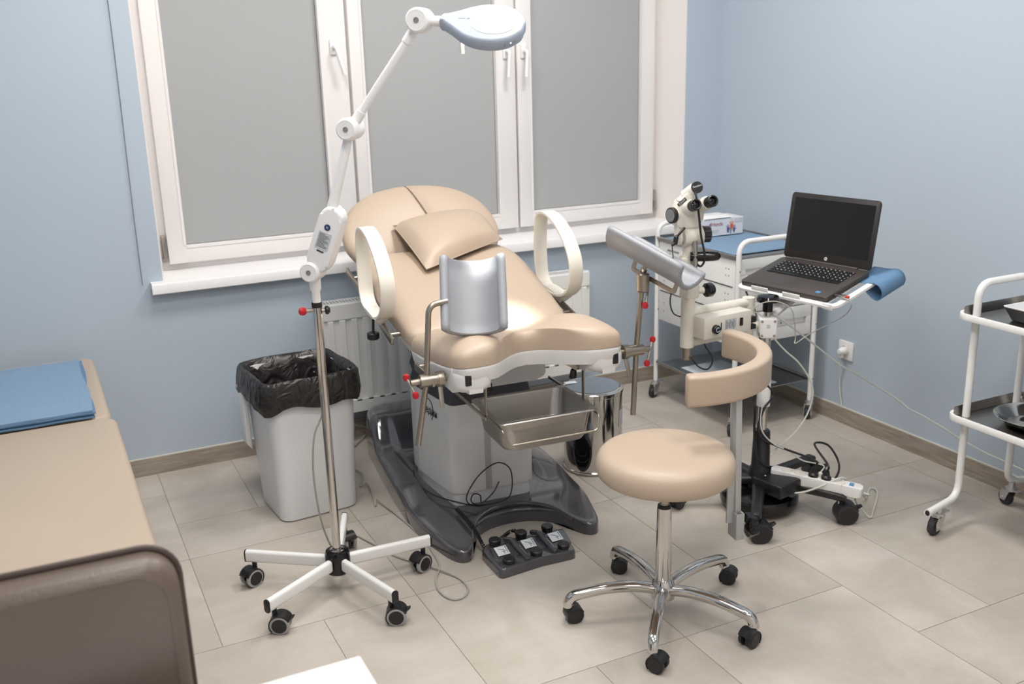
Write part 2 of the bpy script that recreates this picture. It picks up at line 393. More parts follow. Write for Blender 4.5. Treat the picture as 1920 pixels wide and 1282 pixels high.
# ================================================================== ROOM
XL, XR, YB, YF = -1.05, 3.195, 4.125, -1.2
def build_floor():
    x0, dx, y0, dy = .3286, .303, 3.574, .3005
    ex = [(-2, 0, -2, -1), (-2, 0, -1, 1), (-2, 0, 1, 3), (0, 1, -2, 0), (1, 2, -2, 0), (0, 2, 0, 1), (0, 2, 1, 3), (-1, 1, 3, 5),
          (1, 2, 3, 5), (2, 4, 3, 5), (3, 4, 5, 7), (1, 3, 5, 6), (1, 3, 6, 8), (4, 6, 5, 7), (4, 6, 4, 5), (4, 5, 2, 4), (3, 5, 0, 2),
          (2, 3, -2, 1), (3, 5, -2, 0), (2, 3, 1, 3), (3, 4, 2, 3), (5, 7, 0, 2), (5, 7, 2, 4), (6, 7, 4, 6), (6, 8, 6, 7), (8, 10, 6, 8),
          (7, 9, 4, 6), (7, 9, 3, 4), (9, 10, 3, 5), (9, 10, 5, 6), (7, 9, 1, 3), (9, 10, 1, 3), (7, 9, -1, 1), (5, 7, -2, 0), (7, 10, -2, -1), (9, 10, -1, 1)]
    occ = set()
    for a in ex:
        for i in range(a[0], a[1]):
            for j in range(a[2], a[3]): occ.add((i, j))
    rnd = random.Random(3)
    for j in range(-2, 17):
        for i in range(-5, 10):
            if (i, j) in occ: continue
            w_, h_ = rnd.choice([(2, 2), (1, 2), (2, 1)])
            while w_ > 1 and any((i+a, j+b) in occ or i+a >= 10 for a in range(w_) for b in range(h_)): w_ -= 1
            while h_ > 1 and any((i+a, j+b) in occ for a in range(w_) for b in range(h_)): h_ -= 1
            ex.append((i, i+w_, j, j+h_))
            for a in range(w_):
                for b in range(h_): occ.add((i+a, j+b))
    bm = bmesh.new(); lay = bm.loops.layers.color.new('tile'); g = .0011
    for (i0, i1, j0, j1) in ex:
        xa = max(x0+i0*dx+g, XL); xb = min(x0+i1*dx-g, XR); yb = min(y0-j0*dy-g, YB); ya = max(y0-j1*dy+g, YF)
        if xb-xa < .01 or yb-ya < .01: continue
        c = (rnd.random(), rnd.random(), rnd.random(), 1)
        vs = [bm.verts.new((x, y, z)) for z in (-.002, 0) for (x, y) in ((xa, ya), (xb, ya), (xb, yb), (xa, yb))]
        for f in ((4, 5, 6, 7), (0, 1, 5, 4), (1, 2, 6, 5), (2, 3, 7, 6), (3, 0, 4, 7)):
            fc = bm.faces.new([vs[k] for k in f])
            for l in fc.loops: l[lay] = c
    n0 = len(bm.faces)
    vs = [bm.verts.new(p) for p in ((XL-.1, YF-.1, -.0015), (XR+.1, YF-.1, -.0015), (XR+.1, YB+.02, -.0015), (XL-.1, YB+.02, -.0015))]
    f = bm.faces.new(vs); f.material_index = 1
    me = bpy.data.meshes.new('floor'); bm.to_mesh(me); bm.free(); me.materials.append(M['floor']); me.materials.append(M['grout'])
    o = bpy.data.objects.new('floor', me); COL.objects.link(o); struct(o)
build_floor()
WX0, WX1, WZ0, WZ1 = .452, 2.98, .81, 2.42
b = MB()
b.box(((XL+WX0)/2-.05, YB+.12, CEIL/2), (WX0-XL+.1, .24, CEIL)); b.box(((XR+WX1)/2+.05, YB+.12, CEIL/2), (XR-WX1+.1, .24, CEIL))
b.box(((WX0+WX1)/2, YB+.12, (WZ0-.03)/2), (WX1-WX0, .24, WZ0-.03)); b.box(((WX0+WX1)/2, YB+.12, (CEIL+WZ1)/2), (WX1-WX0, .24, CEIL-WZ1))
struct(b.build('wall_back', M['wall']))
struct(MB().box((XR+.05, (YB+YF)/2, CEIL/2), (.1, YB-YF+.1, CEIL)).build('wall_right', M['wall']))
struct(MB().box((XL-.05, (YB+YF)/2, CEIL/2), (.1, YB-YF+.1, CEIL)).build('wall_left', M['wall']))
struct(MB().box(((XL+XR)/2, YF-.05, CEIL/2), (XR-XL, .1, CEIL)).build('wall_front', M['reveal']))
struct(MB().box(((XL+XR)/2, (YB+YF)/2, CEIL+.05), (XR-XL+.1, YB-YF+.1, .1)).build('ceiling', M['ceil']))
# baseboards: wood-look board with a pale top cap
for nm, c, d, cc_, cd in (('baseboard_back', ((XL+XR)/2, YB-.006, .036), (XR-XL, .012, .072), ((XL+XR)/2, YB-.004, .0745), (XR-XL, .009, .006)),
                          ('baseboard_right', (XR-.006, (YB+YF)/2, .036), (.012, YB-YF, .072), (XR-.004, (YB+YF)/2, .0745), (.009, YB-YF, .006)),
                          ('baseboard_left', (XL+.006, (YB+YF)/2, .036), (.012, YB-YF, .072), (XL+.004, (YB+YF)/2, .0745), (.009, YB-YF, .006))):
    o = struct(MB().box(c, d).build(nm, M['board'])); MB().box(cc_, cd, bev=.002).build('cap_strip', M['cap'], o)
# reveal lining (right side slightly splayed) and window
FY = 4.335
b = MB()
b.hull([(WX1, YB-.001, WZ0), (WX1, YB-.001, WZ1), (2.95, FY+.03, WZ0), (2.95, FY+.03, WZ1), (WX1+.03, YB+.005, WZ0), (WX1+.03, YB+.005, WZ1), (WX1+.03, FY+.03, WZ0), (WX1+.03, FY+.03, WZ1)])
b.hull([(WX0, YB-.001, WZ0), (WX0, YB-.001, WZ1), (.475, FY+.03, WZ0), (.475, FY+.03, WZ1), (WX0-.03, YB+.005, WZ0), (WX0-.03, YB+.005, WZ1), (WX0-.03, FY+.03, WZ0), (WX0-.03, FY+.03, WZ1)])
b.box(((WX0+WX1)/2, (YB+FY)/2+.015, WZ1+.01), (WX1-WX0, FY-YB+.03, .02))
struct(b.build('trim_1', M['reveal']))
# window sill board
sl = rrect(1, 1, .1)
b = MB(); prof_ = [(4.075, .768), (4.075, .802), (4.079, .808), (4.086, .810), (FY+.04, .811), (FY+.04, .785), (4.095, .785), (4.093, .766), (4.079, .765)]
b.loft([[(x_, y_, z_) for (y_, z_) in prof_] for x_ in (.398, .4, 3.038, 3.04)])
struct(b.build('trim_2', M['whitep']))
win = thing('window_1', 'white plastic three-part window in a recess', 'window', (0, FY, 0)); del win['label']; del win['category']; win['kind'] = 'structure'
X0, X1, Z0, Z1 = .462, 2.962, .81, 2.42
b = MB()   # outer frame with mullions
for (xa, xb, za, zb) in ((X0, .52, Z0, Z1), (2.90, X1, Z0, Z1), (.5, 2.92, Z0, .86), (.5, 2.92, Z1-.06, Z1), (1.30, 1.38, .82, Z1-.01), (2.11, 2.18, .82, Z1-.01)):
    b.box(((xa+xb)/2, .031 if 1 < xa < 2.5 else (.030 if xb-xa > 1 else .0325), (za+zb)/2), (xb-xa, .06, zb-za), bev=.002)
wf = b.build('window_frame', M['pvc'], win)
def sash(xa, xb, ha, hb, ga, gb, hinge=None, handle=None):
    """opening sash between xa..xb; glazing ga..gb"""
    b = MB(); za, zb, gz0, gz1 = .838, 2.37, .912, 2.31
    for (p, q, r_, s_) in ((xa, ga, za, zb), (gb, xb, za, zb)): b.box(((p+q)/2, -.004, (r_+s_)/2), (q-p, .05, s_-r_), bev=.005, seg=2)
    for (r_, s_) in ((za, gz0), (gz1, zb)): b.box(((xa+xb)/2, -.004, (r_+s_)/2), (xb-xa-.004, .0495, s_-r_), bev=.005, seg=2)
    # glazing bead
    for (p, q, r_, s_) in ((ga-.012, ga, gz0, gz1), (gb, gb+.012, gz0, gz1), (ga, gb, gz0-.012, gz0)):
        b.box(((p+q)/2, -.03, (r_+s_)/2), (abs(q-p), .003, s_-r_), bev=.001, seg=1)
    o = b.build('sash', M['pvc'], win)
    MB().box(((ga+gb)/2, .012, (gz0+gz1)/2), (gb-ga, .006, gz1-gz0)).build('pane', M['glass'], o)
    if hinge is not None:
        hb_ = MB(); hb_.box((hinge, -.012, .905), (.014, .03, .11), bev=.003); hb_.cyl((hinge, -.03, .85), (hinge, -.03, .90), .006); hb_.box((hinge, -.02, .858), (.022, .02, .02), bev=.002)
        hb_.build('hinge', M['steel'], o)
    if handle is not None:
        hx, hz, lean = handle
        h = MB(); h.box((hx, -.034, hz), (.03, .012, .065), bev=.005, seg=3)
        h.tube(fillet([(hx, -.036, hz), (hx, -.075, hz), (hx+lean, -.082, hz-.115)], .015), .0085, 12)
        h.build('window_handle', M['whitep'], o)
    # the grey roller blind fixed to this sash
    return (ga, gb, gz0, gz1)
G = [sash(.502, 1.333, 0, 0, .578, 1.214, hinge=.488, handle=(1.272, 1.70, .03)),
     sash(1.345, 2.143, 0, 0, 1.408, 2.042, handle=(2.093, 1.665, -.012)),
     sash(2.152, 2.926, 0, 0, 2.227, 2.846, hinge=2.934, handle=(2.185, 1.665, -.012))]
for (ga, gb, z0, z1), wd in zip(G, ('left', 'middle', 'right')):
    t = thing('roller_blind', {'left': 'grey roller blind drawn down over the left window pane behind the lamp pole', 'middle': 'grey roller blind drawn down over the middle pane, above the chair headrest',
                               'right': 'grey roller blind drawn down over the right window pane nearest the microscope'}[wd], 'blind', ((ga+gb)/2, FY, 0), 0, 'grey blinds on the window')
    hw = (gb-ga)/2
    MB().box((0, -.0015, (z0+z1)/2), (hw*2-.004, .0015, z1-z0-.004)).build('blind_cloth', M['blind'], t)
    b = MB(); e = .0022
    b.box((-hw+e/2, -.0012, (z0+z1)/2), (e, .002, z1-z0)); b.box((hw-e/2, -.0012, (z0+z1)/2), (e*1.6, .002, z1-z0)); b.box((0, -.0012, z0+e/2), (hw*2, .002, e))
    b.build('gap', M['blindline'], t)
    MB().box((0, -.02, z1-.02), (hw*2, .03, .05), bev=.004).build('cassette', M['whitep'], t)
# dark night outside the glass
# bead chain on the wall left of the window
b = MB()
for k in range(250):
    z = 2.30-k*.006
    b.lathe([(0.0003, -.0024), (.0027, 0), (.0003, .0024)], 6, T(.372+.004*math.sin(k*.02), YB-.008, z), cap=False)
    if k % 1 == 0: b.box((.372+.004*math.sin(k*.02), YB-.008, z-.003), (.0007, .0007, .003))
tag(b.build('bead_chain', M['chain']), 'thin grey bead chain hanging on the blue wall left of the window', 'chain')

# radiator
rad = thing('radiator', 'white ribbed panel radiator under the window', 'radiator', (1.715, 4.06, .15))
W2 = .655; b = MB(); H = .495
prof = []; n = 26; x = -W2+.045
pts = [(-W2, 0)]
b.box((0, -.04, .008+.02), (W2*2, .012, .056)); b.box((0, -.04, H-.035), (W2*2, .012, .07), bev=.004)
step = (W2*2-.06)/24
for k in range(25):
    xc = -W2+.03+k*step
    b.hull([(xc-.011, -.046, .05), (xc+.011, -.046, .05), (xc-.016, -.034, .04), (xc+.016, -.034, .04), (xc-.011, -.046, H-.075), (xc+.011, -.046, H-.075), (xc-.016, -.034, H-.062), (xc+.016, -.034, H-.062)])
b.box((0, -.033, H/2), (W2*2, .004, H-.02))
b.build('front_panel', M['white'], rad, ang=20)
MB().box((0, .035, H/2), (W2*2, .006, H-.02)).build('rear_panel', M['white'], rad)
for s_ in (-1, 1):
    b = MB(); b.box((s_*(W2-.001), 0, H/2), (.004, .08, H-.01), bev=.001); b.build('side_cover', M['white'], rad)
b = MB(); b.box((0, -.033, H), (W2*2, .014, .006)); b.box((0, .033, H), (W2*2, .014, .006))
for k in range(90): b.box((-W2+.012+k*(W2*2-.024)/89, 0, H), (.007, .056, .004))
b.build('top_grille', M['white'], rad)
for px_ in (.06, .11):
    b = MB(); b.tube([(-W2+px_, .02, .0), (-W2+px_, .02, -.10), (-W2+px_, .05, -.10)], .009); b.build('pipe', M['white'], rad)
for s_ in (-.45, .45):
    b = MB(); b.box((s_, .05, .25), (.03, .026, .35)); b.build('wall_bracket', M['white'], rad)

# wall socket with plug
so = thing('wall_socket', 'white square wall socket on the right wall above the baseboard', 'socket', (XR, 3.159, .342), 0)
MB().box((-.005, 0, 0), (.010, .084, .084), bev=.003).build('cover_plate', M['whitep'], so)
b = MB(); b.lathe([(.021, 0), (.021, .004), (.0235, .004), (.0235, 0)], 28, T(-.011, 0, 0) @ ry(R(-90)), cap=False); b.build('socket_ring', M['cream'], so)
pl = thing('power_plug', 'white plug in the wall socket with its cord hanging to the baseboard', 'plug', (XR-.012, 3.159, .342))
b = MB(); b.lathe([(.019, 0), (.019, .012), (.014, .03), (.010, .036)], 24, ry(R(-90))); b.hull([(-.012, -.012, .012), (-.03, -.012, .010), (-.012, .012, .012), (-.03, .012, .01), (-.012, -.006, -.03), (-.026, -.006, -.03), (-.012, .006, -.03), (-.026, .006, -.03)], bev=.002)
b.build('plug_body', M['whitep'], pl)
b = MB(); b.tube(curve([(-.02, .004, -.03), (-.014, .012, -.08), (.0, .020, -.14), (.004, .016, -.20), (.004, .003, -.25), (.005, -.003, -.272)]), .0032, 8); b.build('plug_cord', M['cordw'], pl)

# ceiling light panels
for i, (x, y) in enumerate(PANELS):
    lb = ['square LED ceiling panel above the brown chair', 'square LED ceiling panel in the front right of the room', 'square LED ceiling panel above the foot of the couch', 'square LED ceiling panel above the stool', 'square LED ceiling panel above the waste bin', 'square LED ceiling panel above the pedal bin'][i]
    t = thing('ceiling_light', lb, 'ceiling light', (x, y, CEIL), 0, 'ceiling light panels')
    b = MB()
    for s_ in (-1, 1): b.box((s_*.2935, 0, -.018), (.012, .6, .036)); b.box((0, s_*.2935, -.018), (.574, .012, .036))
    b.build('frame', M['white'], t)
    MB().box((0, 0, -.012), (.574, .574, .01)).build('diffuser', mat('panel_diffuser', (250, 250, 250), .5, emit=((255, 246, 235), 5.0)), t)

# ================================================================== GYNAECOLOGY CHAIR (local frame: x across, y towards the window, z up)
CH = thing('examination_chair', 'beige gynaecology chair on a dark grey gloss base below the window', 'medical chair', (1.393, 3.0, 0), -.066)
CHM = T(1.393, 3.0, 0) @ rz(-.066)
XO = .02
# --- base
half = [(0, -.02), (.07, -.03), (.13, -.065), (.175, -.12), (.20, -.19), (.225, -.225), (.255, -.225), (.28, -.19), (.30, -.12), (.325, 0), (.335, .15), (.325, .45), (.305, .75), (.29, .90), (.24, .985), (.14, .998), (0, 1.0)]
ol = [p[:2] for p in curve([(x, y, 0) for x, y in half]+[(-x, y, 0) for x, y in half[-2:0:-1]], 4, True)]
def sm(a, b_, x):
    t = min(1, max(0, (x-a)/(b_-a))); return t*t*(3-2*t)
def basefn(x, y, z):
    if z > 0:
        k = z/.062
        z = .05*k+.014*k*sm(-.2, .1, y)
        z += k*.135*sm(.66, .80, y)
        z += k*.03*sm(.19, .25, abs(x))*sm(.1, .35, y)*(1-sm(.7, .85, y))
    return (x+XO, y, z+.001)
b = MB(); b.puff(ol, .0, .062, 6, 11, fn=basefn, rings=34); b.build('base_cover', M['base'], CH, ang=60)
b = MB(); b.tube(curve([(-.19+XO, -.17, .046), (-.15+XO, -.075, .06), (-.08+XO, -.02, .068), (XO, .0, .07), (.08+XO, -.02, .068), (.15+XO, -.075, .06), (.19+XO, -.17, .046)], 8), .008, 10)
b.build('base_ridge', M['base'], CH)
# --- column
b = MB(); co = [(-.158, .06), (.158, .06), (.20, .34), (.20, .44), (-.20, .44), (-.20, .34)]
cof = [p[:2] for p in fillet([(x, y, 0) for x, y in co], .035, 5, True)]
b.prism(cof, .115, .456, bev=.004); b.build('column_cover', M['shell'], CH)
b = MB(); b.prism([(x*.95, .25+(y-.25)*.95) for x, y in cof], .05, .118); b.build('column_plinth', M['shell'], CH)
b = MB(); b.box((-.022, .0585, .285), (.022, .004, .335)); b.build('front_strip', M['alu'], CH)
b = MB()
b.loft([[(x*k, .25+(y-.25)*k, z) for x, y in cof] for z, k in ((.452, .985), (.47, .99), (.50, .955), (.53, .99), (.56, .955), (.60, .985), (.64, .95))])
b.build('bellows', M['bellows'], CH)
b = MB(); b.prism(rrect(.31, .42, .05, 6, 0, .10), .568, .70, bev=.015); b.build('drive_housing', M['shell'], CH)
# logo: ring and lettering on the left side of the column
mx = frame((-.1635, .14, .42), (-.047, -.34, 0), (0, 0, 1))
mx = frame((-.1852, .232, .392), (.047, -.34, 0), (0, 0, 1))
text('column_lettering', 'Медин', .042, mx, M['ink'], CH)
rg = MB(); rg.tube([(.0+.035*math.cos(R(a)), .004+.042*math.sin(R(a)), 0) for a in range(-60, 215, 8)], .0013, 6, mx=mx); rg.build('column_emblem', M['ink'], CH)
# --- seat
hs_ = [(0, -.262), (.05, -.282), (.10, -.335), (.15, -.39), (.20, -.41), (.265, -.405), (.292, -.345), (.302, -.2), (.30, -.05), (.285, .06), (.20, .10), (0, .11)]
so_ = [p[:2] for p in curve([(x, y, 0) for x, y in hs_]+[(-x, y, 0) for x, y in hs_[-2:0:-1]], 5, True)]
def seat_plane(y): return .745-.12*(y+.4)
def seatfn(x, y, z):
    up = .026*math.exp(-((abs(x)-.2)/.09)**2-((y+.22)/.14)**2)-.014*math.exp(-(x/.1)**2-((y+.12)/.2)**2)
    if z > 0: z += up*min(1, z/.05)
    return (x, y, seat_plane(y)+z)
b = MB(); b.puff(so_, .004, .072, 8, 3.6, fn=seatfn, rings=22); b.build('seat_cushion', M['skin'], CH, ang=70)
b = MB()
rg_ = []
for k, dz in ((.985, -.002), (1.0, -.006), (1.0, -.014), (.985, -.038), (.965, -.052), (.8, -.058)):
    rg_.append([(x*k, (y+.15)*k-.15, seat_plane(y)+dz) for x, y in so_])
b.loft(rg_); b.build('seat_tray', M['shell'], CH, ang=50)
for s_ in (-1, 1):
    b = MB(); bl = [(s_*(.235+x), -.3+y, z) for x in (-.055, .055) for y in (-.095, .1) for z in (.735,)]
    b.prism(rrect(.125, .25, .04, 6, s_*.226, -.282), .660, .739, mx=None, bev=.028, seg=5); sp = b.build('tray_lobe', M['shell'], CH)
    MB().box((s_*.250, -.403, .704), (.020, .014, .034), bev=.003, seg=2).build('slot', M['black'], sp)
# --- backrest
BA = R(15)
BM = frame((0, .03, .697), (1, 0, 0), (0, math.cos(BA), math.sin(BA)))
hb = [(0, 0), (.2, .0), (.27, .012), (.298, .05), (.312, .2), (.322, .4), (.318, .55), (.29, .635), (.24, .665), (0, .68)]
bo = [p[:2] for p in curve([(x, y, 0) for x, y in hb]+[(-x, y, 0) for x, y in hb[-2:0:-1]], 5, True)]
b = MB(); b.puff(bo, .012, .068, 6, 4.2, BM, rings=20, fn=lambda x, y, z: (x, y, z-(.010*math.exp(-(x/.12)**2) if z > 0 else 0))); b.build('back_cushion', M['skin'], CH, ang=70)
b = MB(); b.prism([(x*.93, .34+(y-.34)*.95) for x, y in bo], -.05, -.006, BM, bev=.015); b.build('back_shell', M['shell'], CH)
# --- headrest
HA = R(48)
HM = frame((0, .745, .868), (1, 0, 0), (0, math.cos(HA), math.sin(HA)))
hh = [(0, -.03), (.2, -.032), (.275, -.02), (.312, .02), (.332, .08), (.322, .16), (.28, .235), (.2, .295), (.1, .325), (0, .333)]
ho = [p[:2] for p in curve([(x, y, 0) for x, y in hh]+[(-x, y, 0) for x, y in hh[-2:0:-1]], 6, True)]
b = MB(); b.puff(ho, .03, .058, 3, 3.4, HM, rings=20); b.build('head_cushion', M['skin'], CH, ang=70)
b = MB(); b.prism([(x*.85, .14+(y-.14)*.85) for x, y in ho], -.05, -.02, HM, bev=.01); b.build('head_shell', M['shell'], CH)
# --- arm loops on rails
def arm(s_):
    x = s_*.352; rxx = s_*.347
    rail = MB(); y0, y1 = .08, .70; z0 = .716; k = math.tan(R(12))
    p0 = Vector((rxx, y0, z0)); p1 = Vector((rxx, y1, z0+(y1-y0)*k))
    rail.box((0, 0, 0), (.010, (p1-p0).length, .026), mx=T(*((p0+p1)/2)) @ rx(R(12)), bev=.001)
    ro = rail.build('side_rail', M['nickel'], CH)
    for t in (.08, .88):
        q = p0.lerp(p1, t); st = MB(); st.cyl((q.x, q.y, q.z), (s_*.27, q.y, q.z), .008); st.build('rail_stub', M['nickel'], ro)
    lp = [(x, .375, .80), (x, .40, .90), (x, .395, 1.0), (x, .375, 1.055), (x, .31, 1.07), (x, .21, 1.04), (x, .12, .97), (x, .085, .90), (x, .10, .83), (x, .16, .785), (x, .26, .772)]
    lb = MB(); lb.tube(curve(lp, 8, True), .01, 16, closed=True, flat=(.027, .006), wdir=(1, 0, 0)); lo = lb.build('arm_loop', M['cream'], CH, ang=50)
    br = MB(); br.hull([(x-.02*s_, .17, .775), (x-.02*s_, .33, .79), (x+.03*s_, .33, .79), (x+.03*s_, .17, .775), (s_*.339, .2, .745), (s_*.358, .2, .745), (s_*.339, .28, .755), (s_*.358, .28, .755)], bev=.004)
    br.build('arm_bracket', M['cream'], lo)
    kb = MB(); kb.cyl((s_*.355, .30, .75), (s_*.362, .285, .70), .005); kb.lathe([(.018, -.012), (.0225, -.008), (.0225, .010), (.019, .013)], 24, T(s_*.363, .283, .688)); kb.build('clamp_knob', M['black'], lo)
arm(-1); arm(1)
# --- leg supports
def trough(parent, c, ax, up, L=.26, r=.09, dep=.92):
    mx = frame(c, Vector(ax).cross(Vector(up)), ax)
    b = MB(); rings = []; NS = 22; A = 80; NA_ = 30; th0, th1 = .0062, .0075
    def prof(k, shrink=1.0):
        t = k/NS; e = min(t, 1-t)*L; ek = max(0, 1-e/.022)
        pts = []
        def half(a): return (th0+th1*max(ek**1.5, max(0, (abs(a)-A+20)/20)**1.5))*shrink
        for j in range(NA_+1):
            a = -A+2*A*j/NA_; q = r-half(a); pts.append((q*math.sin(R(a)), -q*math.cos(R(a))*dep))
        def capend(sg):
            hx_ = half(A); c_ = (r*math.sin(R(A))*sg, -r*math.cos(R(A))*dep); out = []
            for m_ in range(1, 7):
                ph = math.pi*m_/7
                # swing from the inner to the outer side over the top of the lip
                inner = Vector((-math.sin(R(A))*sg, math.cos(R(A))*dep)).normalized(); tang_ = Vector((math.cos(R(A))*sg, math.sin(R(A)))).normalized()
                v_ = inner*math.cos(ph)+tang_*math.sin(ph); out.append((c_[0]+v_.x*hx_, c_[1]+v_.y*hx_))
            return out
        pts += capend(1)
        for j in range(NA_+1):
            a = A-2*A*j/NA_; q = r+half(a); pts.append((q*math.sin(R(a)), -q*math.cos(R(a))*dep))
        pts += capend(-1)[::-1]
        return pts
    ys = [0]+list(range(0, NS+1))+[NS]
    for n_, k in enumerate(ys):
        y = (k/NS-.5)*L
        if n_ == 0: pr = prof(k, .45); y -= .008
        elif n_ == len(ys)-1: pr = prof(k, .45); y += .008
        elif k in (0, NS): pr = prof(k, .9); y += -.004 if k == 0 else .004
        else: pr = prof(k)
        rings.append([(p[0], y, p[1]+r*.35) for p in pr])
    b.loft(rings, cap=True, mx=mx)
    return b.build('leg_rest', M['rest'], parent, ang=60)
def support(s_, bot, mid, top, red_dir):
    """pole through a clamp on the short side rail"""
    pole = MB()
    if s_ < 0: pth = fillet([bot, mid, top, (top[0]+.06, top[1]+.005, top[2]+.004)], [0, 0, .045, 0], 8)
    else: pth = [bot, mid, top]
    pole.tube(pth, .0092, 16); po = pole.build('support_pole', M['nickel'], CH)
    cx_, cz = mid[0], mid[2]; y = mid[1]
    cl = MB()
    cl.cyl((cx_-s_*.000+s_*.022, y, cz), (cx_-s_*.03, y, cz), .020, n=24); cl.cyl((cx_-s_*.03, y, cz), (cx_-s_*.034, y, cz), .022); cl.cyl((cx_-s_*.034, y, cz), (cx_-s_*.052, y, cz+.0), .0245, n=24)
    cl.cyl((cx_-s_*.052, y, cz), (cx_-s_*.085, y, cz), .009)
    cl.cyl((cx_+s_*.02, y, cz), (cx_+s_*.05, y, cz-.002), .010, n=16)
    co_ = cl.build('clamp', M['nickel'], po)
    hb = MB(); a = Vector((cx_+s_*.046, y-.03, cz-.032)) if s_ < 0 else Vector((cx_+s_*.03, y-.02, cz-.045)); c_ = Vector((cx_+s_*.058, y+.02, cz+.012)) if s_ < 0 else Vector((cx_+s_*.068, y+.01, cz+.025))
    hb.cyl(a, c_, .004, n=10); hb.build('clamp_lever', M['nickel'], co_)
    for q in (a, c_):
        kn = MB(); kn.lathe([(.001, -.012), (.008, -.009), (.0105, 0), (.008, .009), (.001, .012)], 18, T(*q)); kn.build('red_knob', M['red'], co_)
    lv = MB(); lv.hull([(cx_-s_*.042-.008, y-.003, cz-.01), (cx_-s_*.042+.008, y-.003, cz-.01), (cx_-s_*.038-.007, y-.03, cz-.085), (cx_-s_*.038+.007, y-.03, cz-.085), (cx_-s_*.042-.008, y+.001, cz-.01), (cx_-s_*.042+.008, y+.001, cz-.01), (cx_-s_*.038-.007, y-.026, cz-.085), (cx_-s_*.038+.007, y-.026, cz-.085)], bev=.001)
    lv.build('clamp_handle', M['nickel'], co_)
    return po
pl_ = support(-1, (-.39, -.31, .486), (-.352, -.31, .692), (-.333, -.31, .928), -1)
trough(pl_, (-.185, -.30, .945), (.50*math.sin(R(20)), .50*math.cos(R(20)), .87), (-.87*math.sin(R(20)), -.87*math.cos(R(20)), .50), L=.225)
pr_ = support(1, (.37, -.31, .463), (.38, -.31, .690), (.398, -.31, .895), 1)
b = MB(); b.lathe([(.018, 0), (.0215, .004), (.0215, .058), (.016, .063)], 28, T(.403, -.31, .887)); b.cyl((.403, -.31, .95), (.41, -.32, 1.0), .008); b.lathe([(.006, -.012), (.013, 0), (.006, .012)], 16, T(.404, -.31, .957)); b.build('swivel_joint', M['nickel'], pr_)
b = MB(); b.lathe([(.001, -.012), (.008, -.009), (.0105, 0), (.008, .009), (.001, .012)], 18, T(.400, -.332, .845)); b.build('red_knob', M['red'], pr_)
b = MB(); b.cyl((.42, -.315, .892), (.402, -.332, .848), .004, n=10); b.build('clamp_lever', M['nickel'], pr_)
A_ = Vector((.37, -.19, 1.05)); B_ = Vector((.500, -.45, .945)); ax = (A_-B_).normalized()
lr = trough(pr_, (A_+B_)/2+Vector((.0, 0, -.0)), tuple(ax), (.36, .03, .93), L=.285, dep=.72)
b = MB(); m_ = frame((A_+B_)/2-Vector((0, 0, .075)), ax.cross(Vector((0, 0, 1))), ax)
b.tube(fillet([(0, .085, .035), (0, .085, 0), (0, -.085, 0), (0, -.085, .035)], .008), .004, 8, mx=m_, flat=(.008, .0025)); b.build('rest_bracket', M['nickel'], pr_)
# short side rails at the seat
for s_ in (-1, 1):
    b = MB(); b.box((s_*.335, -.235, .688), (.008, .19, .026), bev=.001); ro = b.build('clamp_rail', M['nickel'], CH)
    b = MB(); b.cyl((s_*.335, -.16, .69), (s_*.27, -.16, .69), .008); b.build('rail_stub', M['nickel'], ro)
    b = MB(); b.cyl((s_*.335, -.31, .69), (s_*.27, -.31, .69), .008); b.build('rail_stub', M['nickel'], ro)
# basin brackets and sliding rails
for s_ in (-1, 1):
    b = MB(); b.hull([(s_*.10, -.20, .69), (s_*.19, -.20, .69), (s_*.10, -.32, .69), (s_*.19, -.32, .69), (s_*.17, -.32, .655), (s_*.15, -.32, .655), (s_*.17, -.25, .655), (s_*.15, -.25, .655)], bev=.002)
    bo_ = b.build('bracket', M['steel'], CH)
    b = MB(); b.box((s_*.170, -.335, .607), (.004, .016, .11), bev=.001); b.box((s_*.176, -.20, .55), (.006, .30, .010), bev=.001); b.build('hanger', M['nickel'], bo_)
    b = MB(); b.hull([(s_*.148-.01, -.315, .625), (s_*.148+.01, -.315, .625), (s_*.148-.01, -.29, .62), (s_*.148+.01, -.29, .625), (s_*.148-.01, -.315, .655), (s_*.148+.01, -.315, .655), (s_*.148, -.29, .655)], bev=.003); b.build('rubber_stop', M['black'], bo_)

# ================================================================== steel basin hung under the seat
BS = thing('steel_basin', 'rectangular stainless steel basin hung under the front of the examination chair', 'basin', (1.393, 3.0, 0), -.066)
b = MB(); rings = []
def rr3(w_, d_, r_, z): return [(x, y-.318, z) for x, y in rrect(w_, d_, r_, 6)]
for w_, d_, r_, z in ((.338, .272, .02, .5585), (.339, .273, .02, .561), (.333, .267, .02, .5635), (.306, .243, .03, .562), (.302, .239, .03, .556), (.286, .223, .04, .475), (.272, .209, .04, .462), (.05, .04, .01, .4605)): rings.append(rr3(w_, d_, r_, z))
b.loft(rings, cap=False); b.f.append(tuple(range(len(b.v)-28, len(b.v))))
o0 = len(b.v); rings = []
for w_, d_, r_, z in ((.338, .272, .02, .5585), (.308, .245, .03, .5575), (.289, .226, .04, .4735), (.274, .211, .04, .459), (.05, .04, .01, .4575)): rings.append(rr3(w_, d_, r_, z))
b.loft(rings, cap=False); b.f.append(tuple(range(len(b.v)-28, len(b.v))))
b.build('basin_tray', M['steel'], BS, ang=40)
b = MB(); b.tube(fillet([(-.158, -.30, .552), (-.165, -.455, .545), (-.15, -.475, .50), (.15, -.475, .50), (.165, -.455, .545), (.16, -.40, .552)], .018), .0032, 10); b.build('carry_handle', M['nickel'], BS)

# ================================================================== pillow with strap over the headrest
PW = thing('pillow', 'beige pillow lying on the chair backrest', 'pillow', (1.393, 3.0, 0), -.066)
